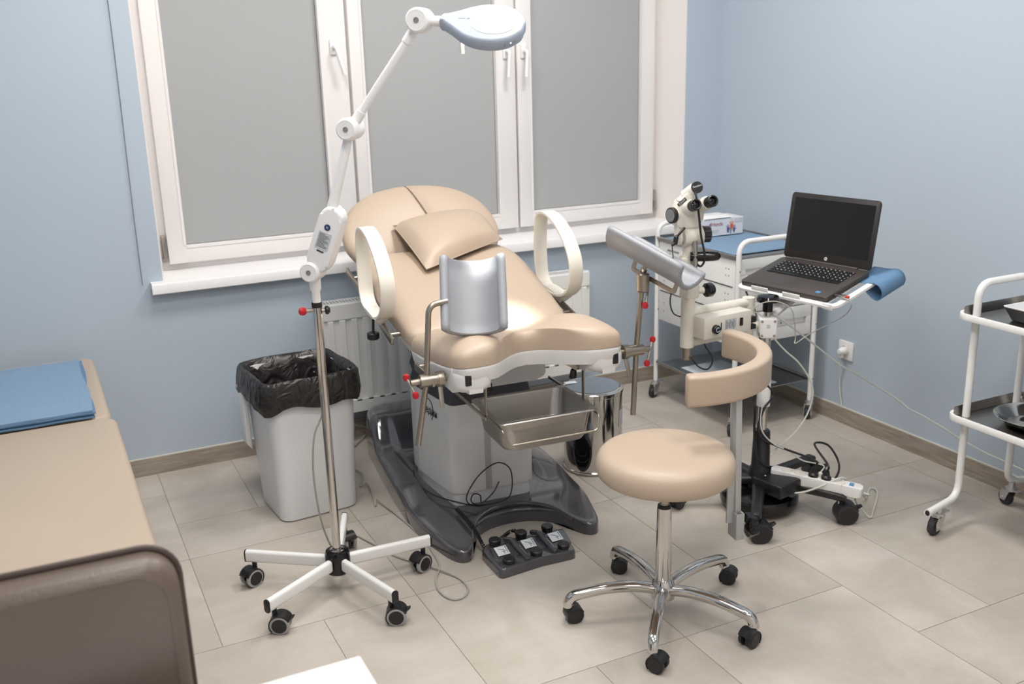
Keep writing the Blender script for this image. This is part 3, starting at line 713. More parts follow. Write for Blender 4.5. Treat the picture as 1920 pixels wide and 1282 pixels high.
# corners measured on the backrest plane
pc = [Vector((-.115, .40, .885)), Vector((.268, .59, .935)), Vector((.25, .835, 1.01)), Vector((-.135, .76, 1.0))]
b = MB(); N = 18; top = []; bot = []
nn = (pc[1]-pc[0]).cross(pc[3]-pc[0]).normalized()
if nn.z < 0: nn = -nn
for i in range(N+1):
    for j in range(N+1):
        u = i/N; v = j/N
        base = pc[0].lerp(pc[1], u).lerp(pc[3].lerp(pc[2], u), v)
        cx = (4*u*(1-u))**.42*(4*v*(1-v))**.42
        pin = .02*((1-4*u*(1-u))*(4*v*(1-v))+(1-4*v*(1-v))*(4*u*(1-u)))
        ctr = (pc[0]+pc[1]+pc[2]+pc[3])/4; base = base+(ctr-base)*pin*1.2
        wr = .0035*math.sin(v*34+u*5)*math.exp(-u*9)*cx + .003*math.sin(v*30)*math.exp(-(1-u)*9)*cx
        top.append(base+nn*(.078*cx+wr)); bot.append(base-nn*(.030*cx))
vs = top+bot; fs = []
K = N+1
for i in range(N):
    for j in range(N):
        a = i*K+j; fs.append((a, a+1, a+K+1, a+K)); fs.append(tuple(x+K*K for x in (a, a+K, a+K+1, a+1)))
for i in range(N):
    for (a, c_) in ((i*K, (i+1)*K), ((i)*K+N, (i+1)*K+N), (i, i+1), (N*K+i, N*K+i+1)): fs.append((a, c_, c_+K*K, a+K*K))
b.add(vs, fs); b.build('pillow_case', M['skin'], PW, ang=80)
b = MB(); rim = [Vector(p) for p in [pc[0], pc[1], pc[2], pc[3]]]
pp = []
for a, c_ in zip(rim, rim[1:]+rim[:1]):
    for k in range(12): pp.append(a.lerp(c_, k/12)+((pc[0]+pc[1]+pc[2]+pc[3])/4-a.lerp(c_, k/12))*.02*1.2*math.sin(math.pi*k/12))
b.tube(pp, .0022, 8, closed=True); b.build('piping', M['skin2'], PW)
# strap: a flat band running from the pillow over the top of the headrest
b = MB(); st = []
def hp(x, s, h): return HM @ Vector((x, s, h))
def head_h(x, s):   # height of the head cushion surface at plane coords
    cx_, cy_ = 0, sum(p[1] for p in ho)/len(ho); dx_, dy_ = x-cx_, s-cy_; a = math.atan2(dy_, dx_); best = None
    for p, q in zip(ho, ho[1:]+ho[:1]):
        a1 = math.atan2(p[1]-cy_, p[0]); a2 = math.atan2(q[1]-cy_, q[0])
        da = (a2-a1+math.pi) % (2*math.pi)-math.pi; db = (a-a1+math.pi) % (2*math.pi)-math.pi
        if da*db >= 0 and abs(db) <= abs(da)+1e-9:
            t = db/da if da else 0; best = math.hypot(p[0]+(q[0]-p[0])*t, p[1]+(q[1]-p[1])*t-cy_); break
    r_ = min(.999, math.hypot(dx_, dy_)/(best or .3)); return .058*(1-r_**3.4)**(1/3.4)
rows = 14; cols = 10; g = []
for i in range(rows+1):
    t = i/rows; s = .345-.36*t; xl = -.035+.115*t; xr = .005+.235*t; row = []
    for j in range(cols+1):
        u = j/cols; x = xl+(xr-xl)*u
        h = head_h(x, min(s, .328))+.002+.008*math.exp(-u*4)*min(1, t*3+.3)
        if s > .328: h -= .03
        row.append(hp(x, s, h))
    g.append(row)
vs = [p for r_ in g for p in r_]+[p-(HM.to_3x3() @ Vector((0, 0, .003+.0)))*1 for r_ in g for p in r_]; K = cols+1; Q = (rows+1)*K; fs = []
for i in range(rows):
    for j in range(cols):
        a = i*K+j; fs.append((a, a+1, a+K+1, a+K)); fs.append((a+Q, a+K+Q, a+K+1+Q, a+1+Q))
for i in range(rows):
    for a in (i*K, i*K+cols): fs.append((a, a+K, a+K+Q, a+Q))
for j in range(cols):
    for a in (j, rows*K+j): fs.append((a, a+1, a+1+Q, a+Q))
b.add(vs, fs); b.build('strap', M['skin'], PW, ang=60)

# ================================================================== foot pedal block
FP = thing('foot_pedal', 'dark grey foot pedal block with black buttons and white pictogram labels on the floor', 'foot pedal', (1.365, 2.715, 0), R(1))
# outline: slightly bowed front
ol = fillet([(-.155, -.085, 0), (0, -.075, 0), (.13, -.085, 0), (.165, .06, 0), (.15, .075, 0), (-.13, .095, 0), (-.15, .07, 0)], .018, 4, True)
b = MB(); rings = []
def prow(k, zf, zb_):
    return [(p.x*k, p.y*k, zf+(zb_-zf)*((p.y+.085)/.17)) for p in ol]
b.loft([prow(1, .002, .002), prow(1.0, .022, .022), prow(.985, .03, .034), prow(.95, .034, .040)]); b.build('pedal_body', M['base'], FP, ang=40)
b = MB(); b.hull([(-.14, -.03, .034), (.145, -.03, .034), (.15, .03, .055), (-.135, .03, .055), (-.14, -.03, .02), (.145, -.03, .02), (.15, .055, .02), (-.135, .055, .02), (.15, .04, .054), (-.135, .04, .054)], bev=.003); b.build('pedal_ramp', M['base'], FP)
for x in (-.055, .05):
    b = MB(); b.tube(fillet([(x+.01, -.07, .034), (x+.008, -.03, .046), (x, .03, .066), (x-.004, .075, .05)], .01), .009, 10); b.build('divider_ridge', M['base'], FP)
bt = None
for (x, y) in ((-.108, -.052), (-.003, -.048), (.10, -.052), (-.105, .058), (-.003, .062), (.098, .058)):
    b = MB(); b.lathe([(.019, 0), (.019, .010), (.0185, .0115), (.021, .012), (.021, .019), (.018, .022)], 24, T(x, y, .03 if y < 0 else .05)); b.build('foot_button', M['black'], FP)
for i, (x, y) in enumerate(((-.105, .004), (-.003, .006), (.10, .004))):
    mx = frame((x, y, .0515), (1, 0, 0), (0, .06, .021)); b = MB(); b.box((0, 0, 0), (.044, .040, .0008), mx=mx); lo = b.build('pictogram_label', M['label'], FP)
    g_ = MB(); g_.box((-.004, .004, .0008), (.022, .0018, .0006), mx=mx @ rz(R(-30))); g_.box((.006, -.004, .0008), (.014, .0018, .0006), mx=mx); g_.box((.004, -.010, .0008), (.0018, .010, .0006), mx=mx); g_.box((.017, 0, .0008), (.0016, .024, .0006), mx=mx); g_.hull([(.014, .012, .0006), (.020, .012, .0006), (.017, .018, .0006), (.017, .014, .0012)], mx=mx); g_.build('pictogram', M['ink'], lo)
# coiled black cord from the chair base to the pedal
def cl(p): return CHM @ Vector(p)
path = curve([cl((-.165, .02, .075)), cl((-.155, -.12, .066)), cl((-.15, -.20, .035)), cl((-.14, -.245, .012)), cl((-.12, -.20, .012)), cl((-.06, -.17, .03)), cl((-.02, -.16, .04)), Vector((1.36, 2.79, .045))], 8)
path = resample(path, .003); hel = []
for i, p in enumerate(path):
    t = (path[min(i+1, len(path)-1)]-path[max(i-1, 0)]).normalized(); u = t.cross(Vector((0.3, .2, 1))).normalized(); v = t.cross(u)
    for k in range(4):
        a = 2*math.pi*(i*4+k)/8; q = p.lerp(path[min(i+1, len(path)-1)], k/4); hel.append(q+u*math.cos(a)*.0055+v*math.sin(a)*.0055+Vector((0, 0, .006)))
b = MB(); b.tube(hel, .002, 6); tag(b.build('coiled_cord', M['trans']), 'black coiled cord running over the chair base to the foot pedal', 'cord')
b = MB(); L_ = [(-.215, .38, .10), (-.225, .30, .085), (-.20, .16, .082), (-.10, .02, .08), (-.06, .0, .085), (-.11, .02, .085), (-.12, .03, .12), (-.07, .03, .19), (.0, .03, .225), (.045, .02, .20), (.05, .01, .14), (.03, .0, .095), (-.03, -.01, .088), (-.09, .0, .09), (-.115, .0, .11), (-.105, .0, .135), (-.08, .0, .125), (-.075, -.005, .098), (-.03, -.005, .13), (-.005, 0, .165)]
b.tube([cl(p) for p in curve(L_, 8)], .0024, 8); tag(b.build('thin_cord', M['black']), 'thin black cord tied in a loop in front of the chair column', 'cord')

# ================================================================== MAGNIFIER LAMP ON FIVE-LEG STAND
LX, LY = .731, 2.831
LP = thing('magnifier_lamp', 'white magnifier lamp with a round head on a chrome pole and five-leg rolling base', 'lamp', (LX, LY, 0))
b = MB(); b.lathe([(.034, .062), (.040, .068), (.040, .128), (.036, .138), (.022, .139)], 36); hub = b.build('base_hub', M['blackg'], LP)
b = MB(); b.lathe([(.0235, .1385), (.0235, .1415), (.015, .1425)], 30); b.build('hub_ring', M['chrome'], hub)
leg_src = None
for a, ca in ((144, 215), (-148, -28), (-74, -22), (-2, 200), (69, -75)):
    if leg_src is None:
        b = MB(); sec = [(y, z) for y, z in rrect(.0215, .042, .0095, 5)]
        b.loft([[(x, y, z+.098) for y, z in sec] for x in (.037, .312)]); leg_src = b.build('leg', M['white'], LP); lg = leg_src; lg.rotation_euler = (0, 0, R(a))
        b = MB(); b.loft([[(x, y*k, z*k+.098) for y, z in sec] for x, k in ((.311, 1.04), (.315, 1.04), (.3165, .9))]); ec = b.build('end_cap', M['black'], lg)
    else:
        lg = leg_src.copy(); COL.objects.link(lg); lg.parent = LP; lg.rotation_euler = (0, 0, R(a))
        e2 = ec.copy(); COL.objects.link(e2); e2.parent = lg
for a, ca in ((144, 205), (-148, -26), (-74, -24), (-2, 205), (69, -80)):
    caster(LP, (.287*math.cos(R(a)), .287*math.sin(R(a)), .078), R(ca), rad=.030, wid=.046, h=.078)
b = MB(); b.cyl((0, 0, .135), (0, 0, .945), .0135, n=28); b.build('pole', M['chrome'], LP)
b = MB(); b.lathe([(.0155, .938), (.016, .942), (.016, .950), (.0155, .953)], 28); b.build('pole_collar', M['black'], LP)
b = MB(); b.lathe([(.0125, .95), (.0125, .985), (.0165, .992), (.017, 1.02), (.019, 1.03), (.018, 1.04)], 28); b.build('lamp_stem', M['white'], LP)
AD = Vector((math.cos(R(-40)), math.sin(R(-40)), 0)); AN = Vector((-math.sin(R(40)), -math.cos(R(40)), 0))
def al(s_, z, o=0): return AD*s_+AN*o+Vector((0, 0, z))
def joint(c, r, depth, parent, off=.0):
    b = MB(); mx = frame(c-AN*(depth*.5-off), AD, Vector((0, 0, 1))); d_ = depth   # local z points away/towards n
    zz = AD.cross(Vector((0, 0, 1)))
    mx = frame(c-zz*depth*.5+AN*off, AD, (0, 0, 1))
    b.lathe([(r*.80, 0), (r*.96, .004), (r, .010), (r, d_-.010), (r*.96, d_-.004), (r*.80, d_), (r*.78, d_-.0008), (.0001, d_-.0008)], 36, mx, cap=False)
    o = b.build('arm_joint', M['whitep'], parent, ang=30)
    b = MB(); b.lathe([(.0075, d_-.001), (.0075, d_+.0012), (.0052, d_+.0012), (.0048, d_), (.0022, d_), (.0022, d_+.0008), (.0001, d_+.0008)], 20, mx, cap=False); b.build('joint_screw', M['steel'], o)
    return o
J1 = al(-.002, 1.049); PT = al(.070, 1.225); J2 = al(.146, 1.457); J3 = al(.367, 1.738)
joint(J1, .0305, .070, LP)
# spring box
dv = (PT-J1).normalized(); zz = AD.cross(Vector((0, 0, 1)))
mxb = frame(J1, dv.cross(zz), dv)
mxb = frame(J1, zz.cross(dv)*-1, dv)
Lb = (PT-J1).length
b = MB(); o_ = rrect(.070, Lb+.012, .033, 8, .012, Lb*.5+.012)
b.prism(o_, -.026, .026, mx=mxb, bev=.010, seg=4); bx = b.build('spring_box', M['whitep'], LP)
zt = .0265 if (mxb.to_3x3() @ Vector((0, 0, 1))).dot(AN) > 0 else -.0265
fm = mxb @ T(0, 0, zt) @ (Matrix.Identity(4) if zt > 0 else ry(R(180)))
b = MB(); b.box((.012, .105, .0004), (.040, .052, .0008), mx=fm @ rz(R(0))); lb_ = b.build('rating_label', M['labelg'], bx)
b = MB()
for k in range(11): 
    wv = .034*(.5+.5*abs(math.sin(k*2.3))); b.box((.012-.017+wv/2, .126-k*.0040, .0010), (wv, .0013, .0003), mx=fm)
b.box((.012, .073, .001), (.022, .004, .0003), mx=fm); b.build('label_print', M['ink'], lb_)
b = MB(); b.lathe([(.0095, .0005), (.0095, .0012), (.0001, .0012)], 24, fm @ T(.012, .148, 0), cap=False); bd = b.build('round_badge', M['navy'], bx)
text('badge_letters', 'lc', .011, fm @ T(.012, .1483, .0013), M['label'], bd)
# arms
b = MB(); b.tube([PT-dv*.0+AD*0+al(0, 0)*0, PT.lerp(J2, .06), J2], [.017, .0155, .0125], 20); b.build('lower_arm', M['whitep'], LP)
joint(J2, .0315, .074, LP, off=.0)
u2 = (J3-J2).normalized()
b = MB(); b.tube([J2+u2*.028, J2+u2*.060, J2+u2*.0601, J3-u2*.07, J3-u2*.0699, J3-u2*.02], [.0155, .014, .0115, .0115, .014, .0145], 20); b.build('upper_arm', M['whitep'], LP)
joint(J3, .033, .072, LP)
N_ = Vector((-.22, -.47, .855)).normalized()
HC = Vector((1.160-LX, 2.476-LY, 1.716))
DX = (HC-(J3+Vector((0, 0, 0)))).normalized(); DX = (DX-N_*DX.dot(N_)).normalized()
HMx = frame(HC, DX, N_.cross(DX)) @ Matrix.Diagonal((.95, .95, .95, 1))
hs0 = HC-DX*.128
b = MB(); b.tube([J3+(hs0-J3).normalized()*.02, J3.lerp(hs0, .5), hs0+DX*.012], [.0155, .0135, .0145], 20); b.build('head_neck', M['whitep'], LP)
# teardrop head
td = []
for k in range(64):
    a = 2*math.pi*k/64; r = .098; x, y = r*math.cos(a), r*.97*math.sin(a)
    if x < 0:
        t = min(1, -x/r); x = -r*t-.045*t**2.2; y = y*(1-.0*t)
        y = math.copysign(max(abs(y)*(1-.12*t), .016*t), y) if abs(y) > 1e-6 else 0
    td.append((x, y))
td = []
tp = [(-.142, -.014), (-.13, -.019), (-.10, -.042), (-.06, -.076), (-.02, -.094), (.03, -.094), (.07, -.072), (.096, -.03), (.098, .0)]
tp = tp+[(x, -y) for x, y in tp[-2::-1]]
td = [p[:2] for p in curve([(x, y, 0) for x, y in tp], 5, True)]
b = MB(); b.loft([[(x*k, y*k, z) for x, y in td] for z, k in ((-.020, .90), (-.019, .955), (-.013, .985), (.006, 1.0), (.013, .985), (.0165, .955), (.017, .93))], mx=HMx)
hd = b.build('lamp_head', M['bluelamp'], LP, ang=50)
b = MB(); b.lathe([(.0665, .0168), (.066, .0185), (.04, .0205), (.0001, .021)], 48, HMx @ T(.012, 0, 0), cap=False); b.build('magnifier_lens', M['lens'], hd)
b = MB(); b.lathe([(.080, -.0205), (.078, -.024), (.0001, -.0245)], 48, HMx, cap=False); b.build('light_ring', mat('lamp_light', (255, 252, 245), .4, emit=((255, 250, 240), 9.0)), hd)
b = MB(); b.box((.088, -.036, -.001), (.008, .036, .014), mx=HMx @ rz(R(0)) , bev=.003); 
b = MB(); b.box((.0955, 0, -.003), (.006, .040, .014), mx=HMx @ rz(R(-42)), bev=.002); pn = b.build('button_panel', M['rest'], hd)
b = MB(); b.lathe([(.002, 0), (.002, .004)], 10, HMx @ rz(R(-42)) @ T(.096, .002, -.003) @ ry(R(90))); b.build('led', mat('panel_led', (250, 250, 235), .4, emit=((255, 255, 235), 2)), pn)
text('head_print', 'medical light', .007, HMx @ T(-.072, 0.0, .0171) @ rz(R(10)), M['inkl'], hd)
b = MB(); q = HC-DX*.078+N_.cross(DX)*.0-Vector((0, 0, .015)); b.tube([q, q-Vector((0, 0, .062))], .0062, 14); b.build('head_grip', M['cream'], LP)
sl_ = bpy.data.lights.new('lamp_spot', 'SPOT'); sl_.energy = 300; sl_.spot_size = R(19); sl_.spot_blend = .9; sl_.shadow_soft_size = .05; sl_.color = (1, .98, .94)
so_l = bpy.data.objects.new('lamp_spot', sl_); COL.objects.link(so_l); so_l.parent = LP
tgt = Vector((1.385-LX, 2.99-LY, .77)); src = HC-N_*.03
so_l.matrix_local = Matrix.Translation(src) @ (tgt-src).to_track_quat('-Z', 'Y').to_matrix().to_4x4()
# side screws at the collar (red and black)
b = MB(); b.cyl((.0, 0, .93), (-.035, .002, .93), .006, n=14); b.cyl((0, 0, .925), (.022, .0, .925), .005, n=12); sc_ = b.build('clamp_screw', M['nickel'], LP)
b = MB(); b.lathe([(.003, -.012), (.010, -.009), (.013, 0), (.010, .009), (.003, .012)], 20, T(-.044, .002, .93) @ ry(R(90))); b.build('red_knob', M['red'], sc_)
b = MB(); b.lathe([(.004, -.006), (.0125, -.003), (.0135, .003), (.009, .009)], 20, T(.028, 0, .925) @ ry(R(90))); b.build('black_knob', M['black'], sc_)
# lamp cord: hangs behind the pole, then wanders over the floor
lc = [(.733, 2.86, .90), (.733, 2.86, .75), (.732, 2.86, .61), (.701, 2.87, .527), (.690, 2.88, .431), (.695, 2.90, .321), (.713, 2.93, .20), (.76, 3.03, .06), (.80, 3.12, .006), (.874, 3.172, .005), (.922, 3.062, .005), (.959, 2.944, .005), (1.017, 2.844, .006), (1.061, 2.762, .01), (1.093, 2.692, .005), (1.091, 2.62, .005), (1.055, 2.58, .005), (1.018, 2.59, .005), (1.004, 2.653, .005), (1.025, 2.73, .005), (1.068, 2.805, .005), (1.085, 2.92, .005), (1.090, 3.05, .005), (1.078, 3.2, .006), (1.060, 3.32, .012), (1.045, 3.391, .014), (1.028, 3.353, .006), (1.045, 3.43, .012), (1.058, 3.50, .014), (1.060, 3.56, .012), (1.035, 3.56, .006), (1.055, 3.60, .010), (1.075, 3.67, .012), (1.06, 3.751, .010), (1.07, 3.85, .006), (1.12, 3.95, .006), (1.25, 4.095, .02)]
b = MB(); b.tube(curve(lc, 8), .0032, 8); tag(b.build('lamp_cord', M['cord']), 'grey cord hanging behind the lamp pole and curling over the floor beside the chair base', 'cord')
b = MB(); b.tube(curve([(1.06, 4.07, .055), (1.14, 4.075, .075), (1.2, 4.08, .06), (1.27, 4.08, .03), (1.36, 4.08, .012)], 8), .0028, 8); tag(b.build('loose_cable', M['cord']), 'short grey cord lying against the baseboard under the radiator', 'cord')

# ================================================================== SADDLE STOOL
SX, SY = 1.555, 2.208
ST = thing('surgeon_stool', 'beige round stool with a curved arm pad on a polished five-star base', 'stool', (SX, SY, 0))
b = MB(); prof = [(.0001, .402), (.05, .401)]
prof = [(.0001, .456), (.180, .456), (.190, .459), (.198, .467), (.2025, .481), (.202, .499), (.196, .518), (.184, .530), (.165, .5365), (.11, .5405), (.0001, .542)]
b.lathe(prof, 72, cap=False); se = b.build('seat', M['skin'], ST, ang=80)
b = MB(); b.lathe([(.013, .355), (.013, .458)], 24); b.lathe([(.0145, .362), (.0145, .366)], 24); b.build('piston', M['nickel'], ST)
b = MB(); b.lathe([(.0245, .11), (.0215, .345), (.021, .354), (.0145, .354)], 36); cm = b.build('column', M['chrome'], ST)
b = MB(); b.lathe([(.0165, .352), (.0205, .356), (.0195, .362), (.0145, .363)], 30, cap=False); b.build('column_ring', M['black'], ST)
b = MB(); b.lathe([(.020, .052), (.036, .060), (.038, .085), (.033, .108), (.027, .120), (.0245, .121)], 40); sb = b.build('base_hub', M['chrome'], ST)
sleg = None
for a in (160, -130, -62, 13, 88):
    if sleg is None:
        b = MB(); P_ = curve([(.02, 0, .088), (.09, 0, .101), (.17, 0, .102), (.235, 0, .093), (.274, 0, .084), (.288, 0, .066), (.289, 0, .052)], 5)
        ringsl = []
        for i, p in enumerate(P_):
            t = (P_[min(i+1, len(P_)-1)]-P_[max(i-1, 0)]).normalized(); n_ = Vector((-t.z, 0, t.x)); k = i/(len(P_)-1)
            wv = .0185-.004*k; hv = .0155-.001*k
            if k > .88: hv = wv = .0155
            ringsl.append([p+Vector((0, 1, 0))*(math.copysign(abs(math.cos(th))**.75, math.cos(th))*wv)+n_*(math.copysign(abs(math.sin(th))**.8, math.sin(th))*hv) for th in [2*math.pi*j/20 for j in range(20)]])
        b.loft(ringsl); sleg = b.build('leg', M['chrome'], ST, ang=60); sleg.rotation_euler = (0, 0, R(a))
    else:
        q = sleg.copy(); COL.objects.link(q); q.parent = ST; q.rotation_euler = (0, 0, R(a))
for a, ca in ((160, -10), (-130, -60), (-62, 195), (13, -50), (88, -35)):
    caster(ST, (.288*math.cos(R(a)), .288*math.sin(R(a)), .066), R(ca), rad=.0255, wid=.044, brake=False, tyre='black')
# arm pad: horizontal arc
ac = Vector((1.75-SX, 2.47-SY, 0)); b = MB(); rings = []
def padsec(r0, z0, w_, h_, rr_):  # section in (r, z)
    return [(r0+x, z0+z) for x, z in rrect(w_, h_, rr_, 5)]
NA = 40
for k in range(-2, NA+3):
    t = min(max(k/NA, 0), 1); a = R(-114+128*t)
    sh = {(-2): .80, (-1): .93, NA+1: .93, NA+2: .80}.get(k, 1.0)
    a += R({-2: -1.6, -1: -1.2, NA+1: 1.2, NA+2: 1.6}.get(k, 0)) 
    sec = padsec(.288, .703, .048*sh, .094*(1-(1-sh)*.5), .012)
    rings.append([(ac.x+r_*math.cos(a), ac.y+r_*math.sin(a), z) for r_, z in sec])
b.loft(rings); pad = b.build('arm_pad', M['skin'], ST, ang=50)
bx_, by_ = 1.783-SX, 2.166-SY; rad_ = Vector((bx_, by_, 0)).normalized(); aa = math.atan2(by_, bx_)
bm_ = rz(aa); dd_ = math.hypot(bx_, by_)
b = MB(); b.hull([(dd_+.004+x, y+.004+t*.022, .255+t*.41) for x in (-.010, .010) for y in (-.019, .019) for t in (0, 1)], mx=bm_, bev=.002); b.box((dd_+.008, .022, .672), (.016, .04, .03), mx=bm_, bev=.002); b.build('pad_post', M['alu'], ST)
b = MB(); b.box((dd_-.005, 0, .262), (.006, .050, .085), mx=bm_, bev=.001); b.box((dd_+.016, 0, .262), (.006, .050, .085), mx=bm_, bev=.001); b.box((dd_+.005, -.0235, .262), (.026, .004, .085), mx=bm_, bev=.001); b.box((dd_+.005, .0235, .262), (.026, .004, .085), mx=bm_, bev=.001)
pb = b.build('post_sleeve', M['alu'], ST)
b = MB(); b.tube(fillet([(.06, 0, .450), (dd_-.008, 0, .450), (dd_-.008, 0, .27)], .03, 8), .01, 16, mx=bm_, flat=(.004, .021)); b.build('bracket_arm', M['alu'], ST)
b = MB(); b.cyl((dd_+.015, 0, .258), (dd_+.04, 0, .258), .005, n=12, mx=bm_); b.build('screw', M['steel'], pb)
b = MB()
rg2 = []
for z, k in ((.030, .55), (.034, .8), (.040, .98), (.055, 1.0), (.062, .9), (.066, .6)):
    rg2.append([((k*(.035+.005*math.cos(5*th))*math.cos(th)), (k*(.035+.005*math.cos(5*th))*math.sin(th)), z) for th in [2*math.pi*j/50 for j in range(50)]])
b.loft(rg2, mx=bm_ @ T(dd_+.005, 0, .250) @ ry(R(90))); b.build('clamp_knob', M['blackg'], ST)

# ================================================================== WASTE BIN AND BAG
BN = thing('waste_bin', 'tall pale plastic waste bin standing by the wall left of the chair', 'bin', (.82, 3.53, 0), R(5))
def brow(w_, d_, z, r_=.05, dx_=0, dy_=0): return [(x+dx_, y+dy_, z) for x, y in rrect(w_, d_, r_, 7)]
def bint(z): t = z/.53; return (.300+.040*t, .272+.055*t, .006*t, -.004+.03*t)
rows_ = []
for z in (0, .006, .03, .2, .35, .45, .515, .53):
    w_, d_, a_, c_ = bint(z); e = .012 if z == 0 else 0
    rows_.append(brow(w_-e, d_-e, z, .045, a_, c_))
w_, d_, a_, c_ = bint(.53)
rows_.append(brow(w_-.012, d_-.012, .528, .04, a_, c_)); w2_, d2_, a2_, c2_ = bint(.01); rows_.append(brow(w2_-.012, d2_-.012, .008, .04, a2_, c2_))
b = MB(); b.loft(rows_); bb = b.build('bin_body', M['bin'], BN, ang=45)
# embossed arch on the front
b = MB(); pth = []
for k in range(25):
    a = math.pi*k/24; x = -.095*math.cos(a); z = .29+.13*math.sin(a); t = z/.53
    pth.append((x+.006*t, -(.131+.0275*t)+.03*t+.0004, z))
pth = [(-.095+.002, -.131+.0012, .03)]+pth+[(.095, -.131+.0012, .03)]
b.tube(pth, .0022, 8); b.build('embossed_arch', M['bin'], bb)
b = MB(); b.hull([(-.172, .09, .49), (-.166, .17, .49), (-.195, .09, .48), (-.195, .16, .48), (-.192, .10, .25), (-.192, .15, .25), (-.17, .10, .22), (-.17, .15, .22)], bev=.006); b.build('side_handle', M['bin'], BN)
fy = lambda z: -(.131+.0275*z/.53)+.03*z/.53-.0008
fmx = lambda x, z: frame((x, fy(z), z), (1, 0, 0), (0, .0, 1))
text('brand_print', 'SPAVO', .016, fmx(-.052, .436), M['inkred'], bb); text('made_in_print', 'MADE IN ITALY', .0075, fmx(-.052, .424), M['ink'], bb)
b = MB(); b.lathe([(.011, 0), (.011, .0008), (.0001, .0008)], 24, fmx(-.055, .411) @ Matrix.Diagonal((1.5, .6, 1, 1)), cap=False); b.build('red_oval', M['inkred'], bb)
b = MB()
for k in range(5): b.box((.04+.006*math.sin(k*2), .370-k*.0075, 0), (.062-.01*(k % 2), .0016, .0008), mx=T(0, 0, 0) @ frame((0, fy(.35), 0), (1, 0, 0), (0, 0, 1)))
b.build('fine_print', M['inkl'], bb)
BG = thing('bin_bag', 'black plastic bag folded over the rim of the pale waste bin', 'bag', (.82, 3.53, 0), R(5))
def bagrow(off, z, jit, drop=0, seed=0):
    w_, d_, a_, c_ = bint(min(z, .53)); pts = rrect(w_+off*2, d_+off*2, max(.05+off, .02), 12, a_, c_); out = []
    # densify straight sides
    P = [Vector((x, y, 0)) for x, y in pts]; D = resample(P+[P[0]], .012)[:-1]
    return D
base_r = bagrow(.012, .55, 0)
nb = len(base_r); cen = Vector((.006, .03, 0))
def mkrow(scale_off, z, jit, seed, zj=0, corner_drop=0):
    out = []
    for i, p in enumerate(base_r):
        d_ = (p-cen); n_ = d_.normalized(); ph = i/nb*2*math.pi
        q = p+n_*scale_off
        j1 = noise.noise(Vector((math.cos(ph)*3+seed, math.sin(ph)*3, z*14)))*jit + noise.noise(Vector((math.cos(ph)*9, math.sin(ph)*9+seed, z*30)))*jit*.6
        q = q+n_*j1
        zz_ = z+noise.noise(Vector((math.cos(ph)*2.2+seed*2, math.sin(ph)*2.2, 3)))*zj
        out.append((q.x, q.y, zz_))
    return out
rowsb = [mkrow(.012, .432, .012, 1, .026), mkrow(.018, .455, .012, 1, .014), mkrow(.016, .50, .012, 1, .006), mkrow(.012, .535, .008, 1, .004), mkrow(.002, .548, .005, 1, .004), mkrow(-.014, .540, .004, 2, .004),
         mkrow(-.030, .51, .010, 2), mkrow(-.040, .46, .018, 3), mkrow(-.048, .41, .024, 3), mkrow(-.056, .35, .026, 4), mkrow(-.062, .28, .028, 4), mkrow(-.07, .20, .03, 5), mkrow(-.08, .12, .02, 5)]
b = MB(); b.loft(rowsb, cap=False); k0 = len(b.v)-nb; b.f.append(tuple(range(k0, k0+nb)))
b.loft([[tuple(Vector(p)+(Vector((cen.x, cen.y, p[2]))-Vector(p)).normalized()*.0015) for p in rw] for rw in rowsb[:4]], cap=False)
b.build('bag_film', M['bag'], BG, ang=75)

# ================================================================== PEDAL BUCKET (mirror finish)
PB = thing('pedal_bin', 'round mirror-polished pedal bin behind the basin', 'bin', (1.957, 3.295, 0))
b = MB(); b.lathe([(.117, 0), (.123, .004), (.123, .012), (.120, .014), (.120, .325), (.1225, .328), (.1225, .334)], 64); b.build('bin_body', M['chrome'], PB)
b = MB(); b.lathe([(.1235, .333), (.1235, .343), (.119, .347), (.108, .349), (.0001, .352)], 64, cap=False); ld = b.build('lid', M['chrome'], PB)
b = MB(); b.lathe([(.106, .3485), (.106, .3505), (.0001, .353)], 64, cap=False); b.build('lid_pad', M['lid'], ld)
b = MB(); b.box((-.075, .055, .3535), (.05, .028, .001), mx=rz(R(-8))); b.build('lid_sticker', M['label'], ld)
pa = math.atan2(-3.2+.0, -1.35)   # pedal plate faces the room, slightly left
pm = rz(R(-141))
b = MB(); ov = [(y, z) for y, z in [(.040*math.cos(R(a)), .088*math.sin(R(a))) for a in range(0, 360, 10)]]
def cylp(y, z, r_): a = y/.120; return (r_*math.cos(a), r_*math.sin(a), z+.105)
vs = [cylp(y*k, z*k, .1195+h) for k, h in ((1, .0005), (.97, .006), (.80, .010), (.6, .006), (.3, .004)) for y, z in ov]
b.loft([vs[i*36:(i+1)*36] for i in range(5)], cap=False, mx=pm); b.f.append(tuple(range(len(b.v)-36, len(b.v)))); pp_ = b.build('pedal_plate', M['blackg'], PB)
b = MB(); b.tube([cylp(.028*math.sin(R(a)), -.012-.03*math.cos(R(a)), .130) for a in range(-70, 75, 8)], .0025, 8, mx=pm); b.tube([cylp(.02*math.sin(R(a)), .005-.02*math.cos(R(a)), .130) for a in range(-70, 75, 8)], .002, 8, mx=pm); b.build('plate_ridge', M['blackg'], pp_)
b = MB(); b.lathe([(.006, 0), (.006, .002), (.001, .003)], 16, rz(R(-128)) @ T(.120, 0, .295) @ ry(R(90))); b.build('rivet', M['chrome'], PB)
b = MB()
pts_ = [(.1207*math.cos(R(a)), .1207*math.sin(R(a)), z) for z in (.190, .262) for a in range(-60, -29, 5)]
b.add(pts_, [(i, i+1, i+8, i+7) for i in range(6)]); b.build('paper_label', M['labelg'], PB)
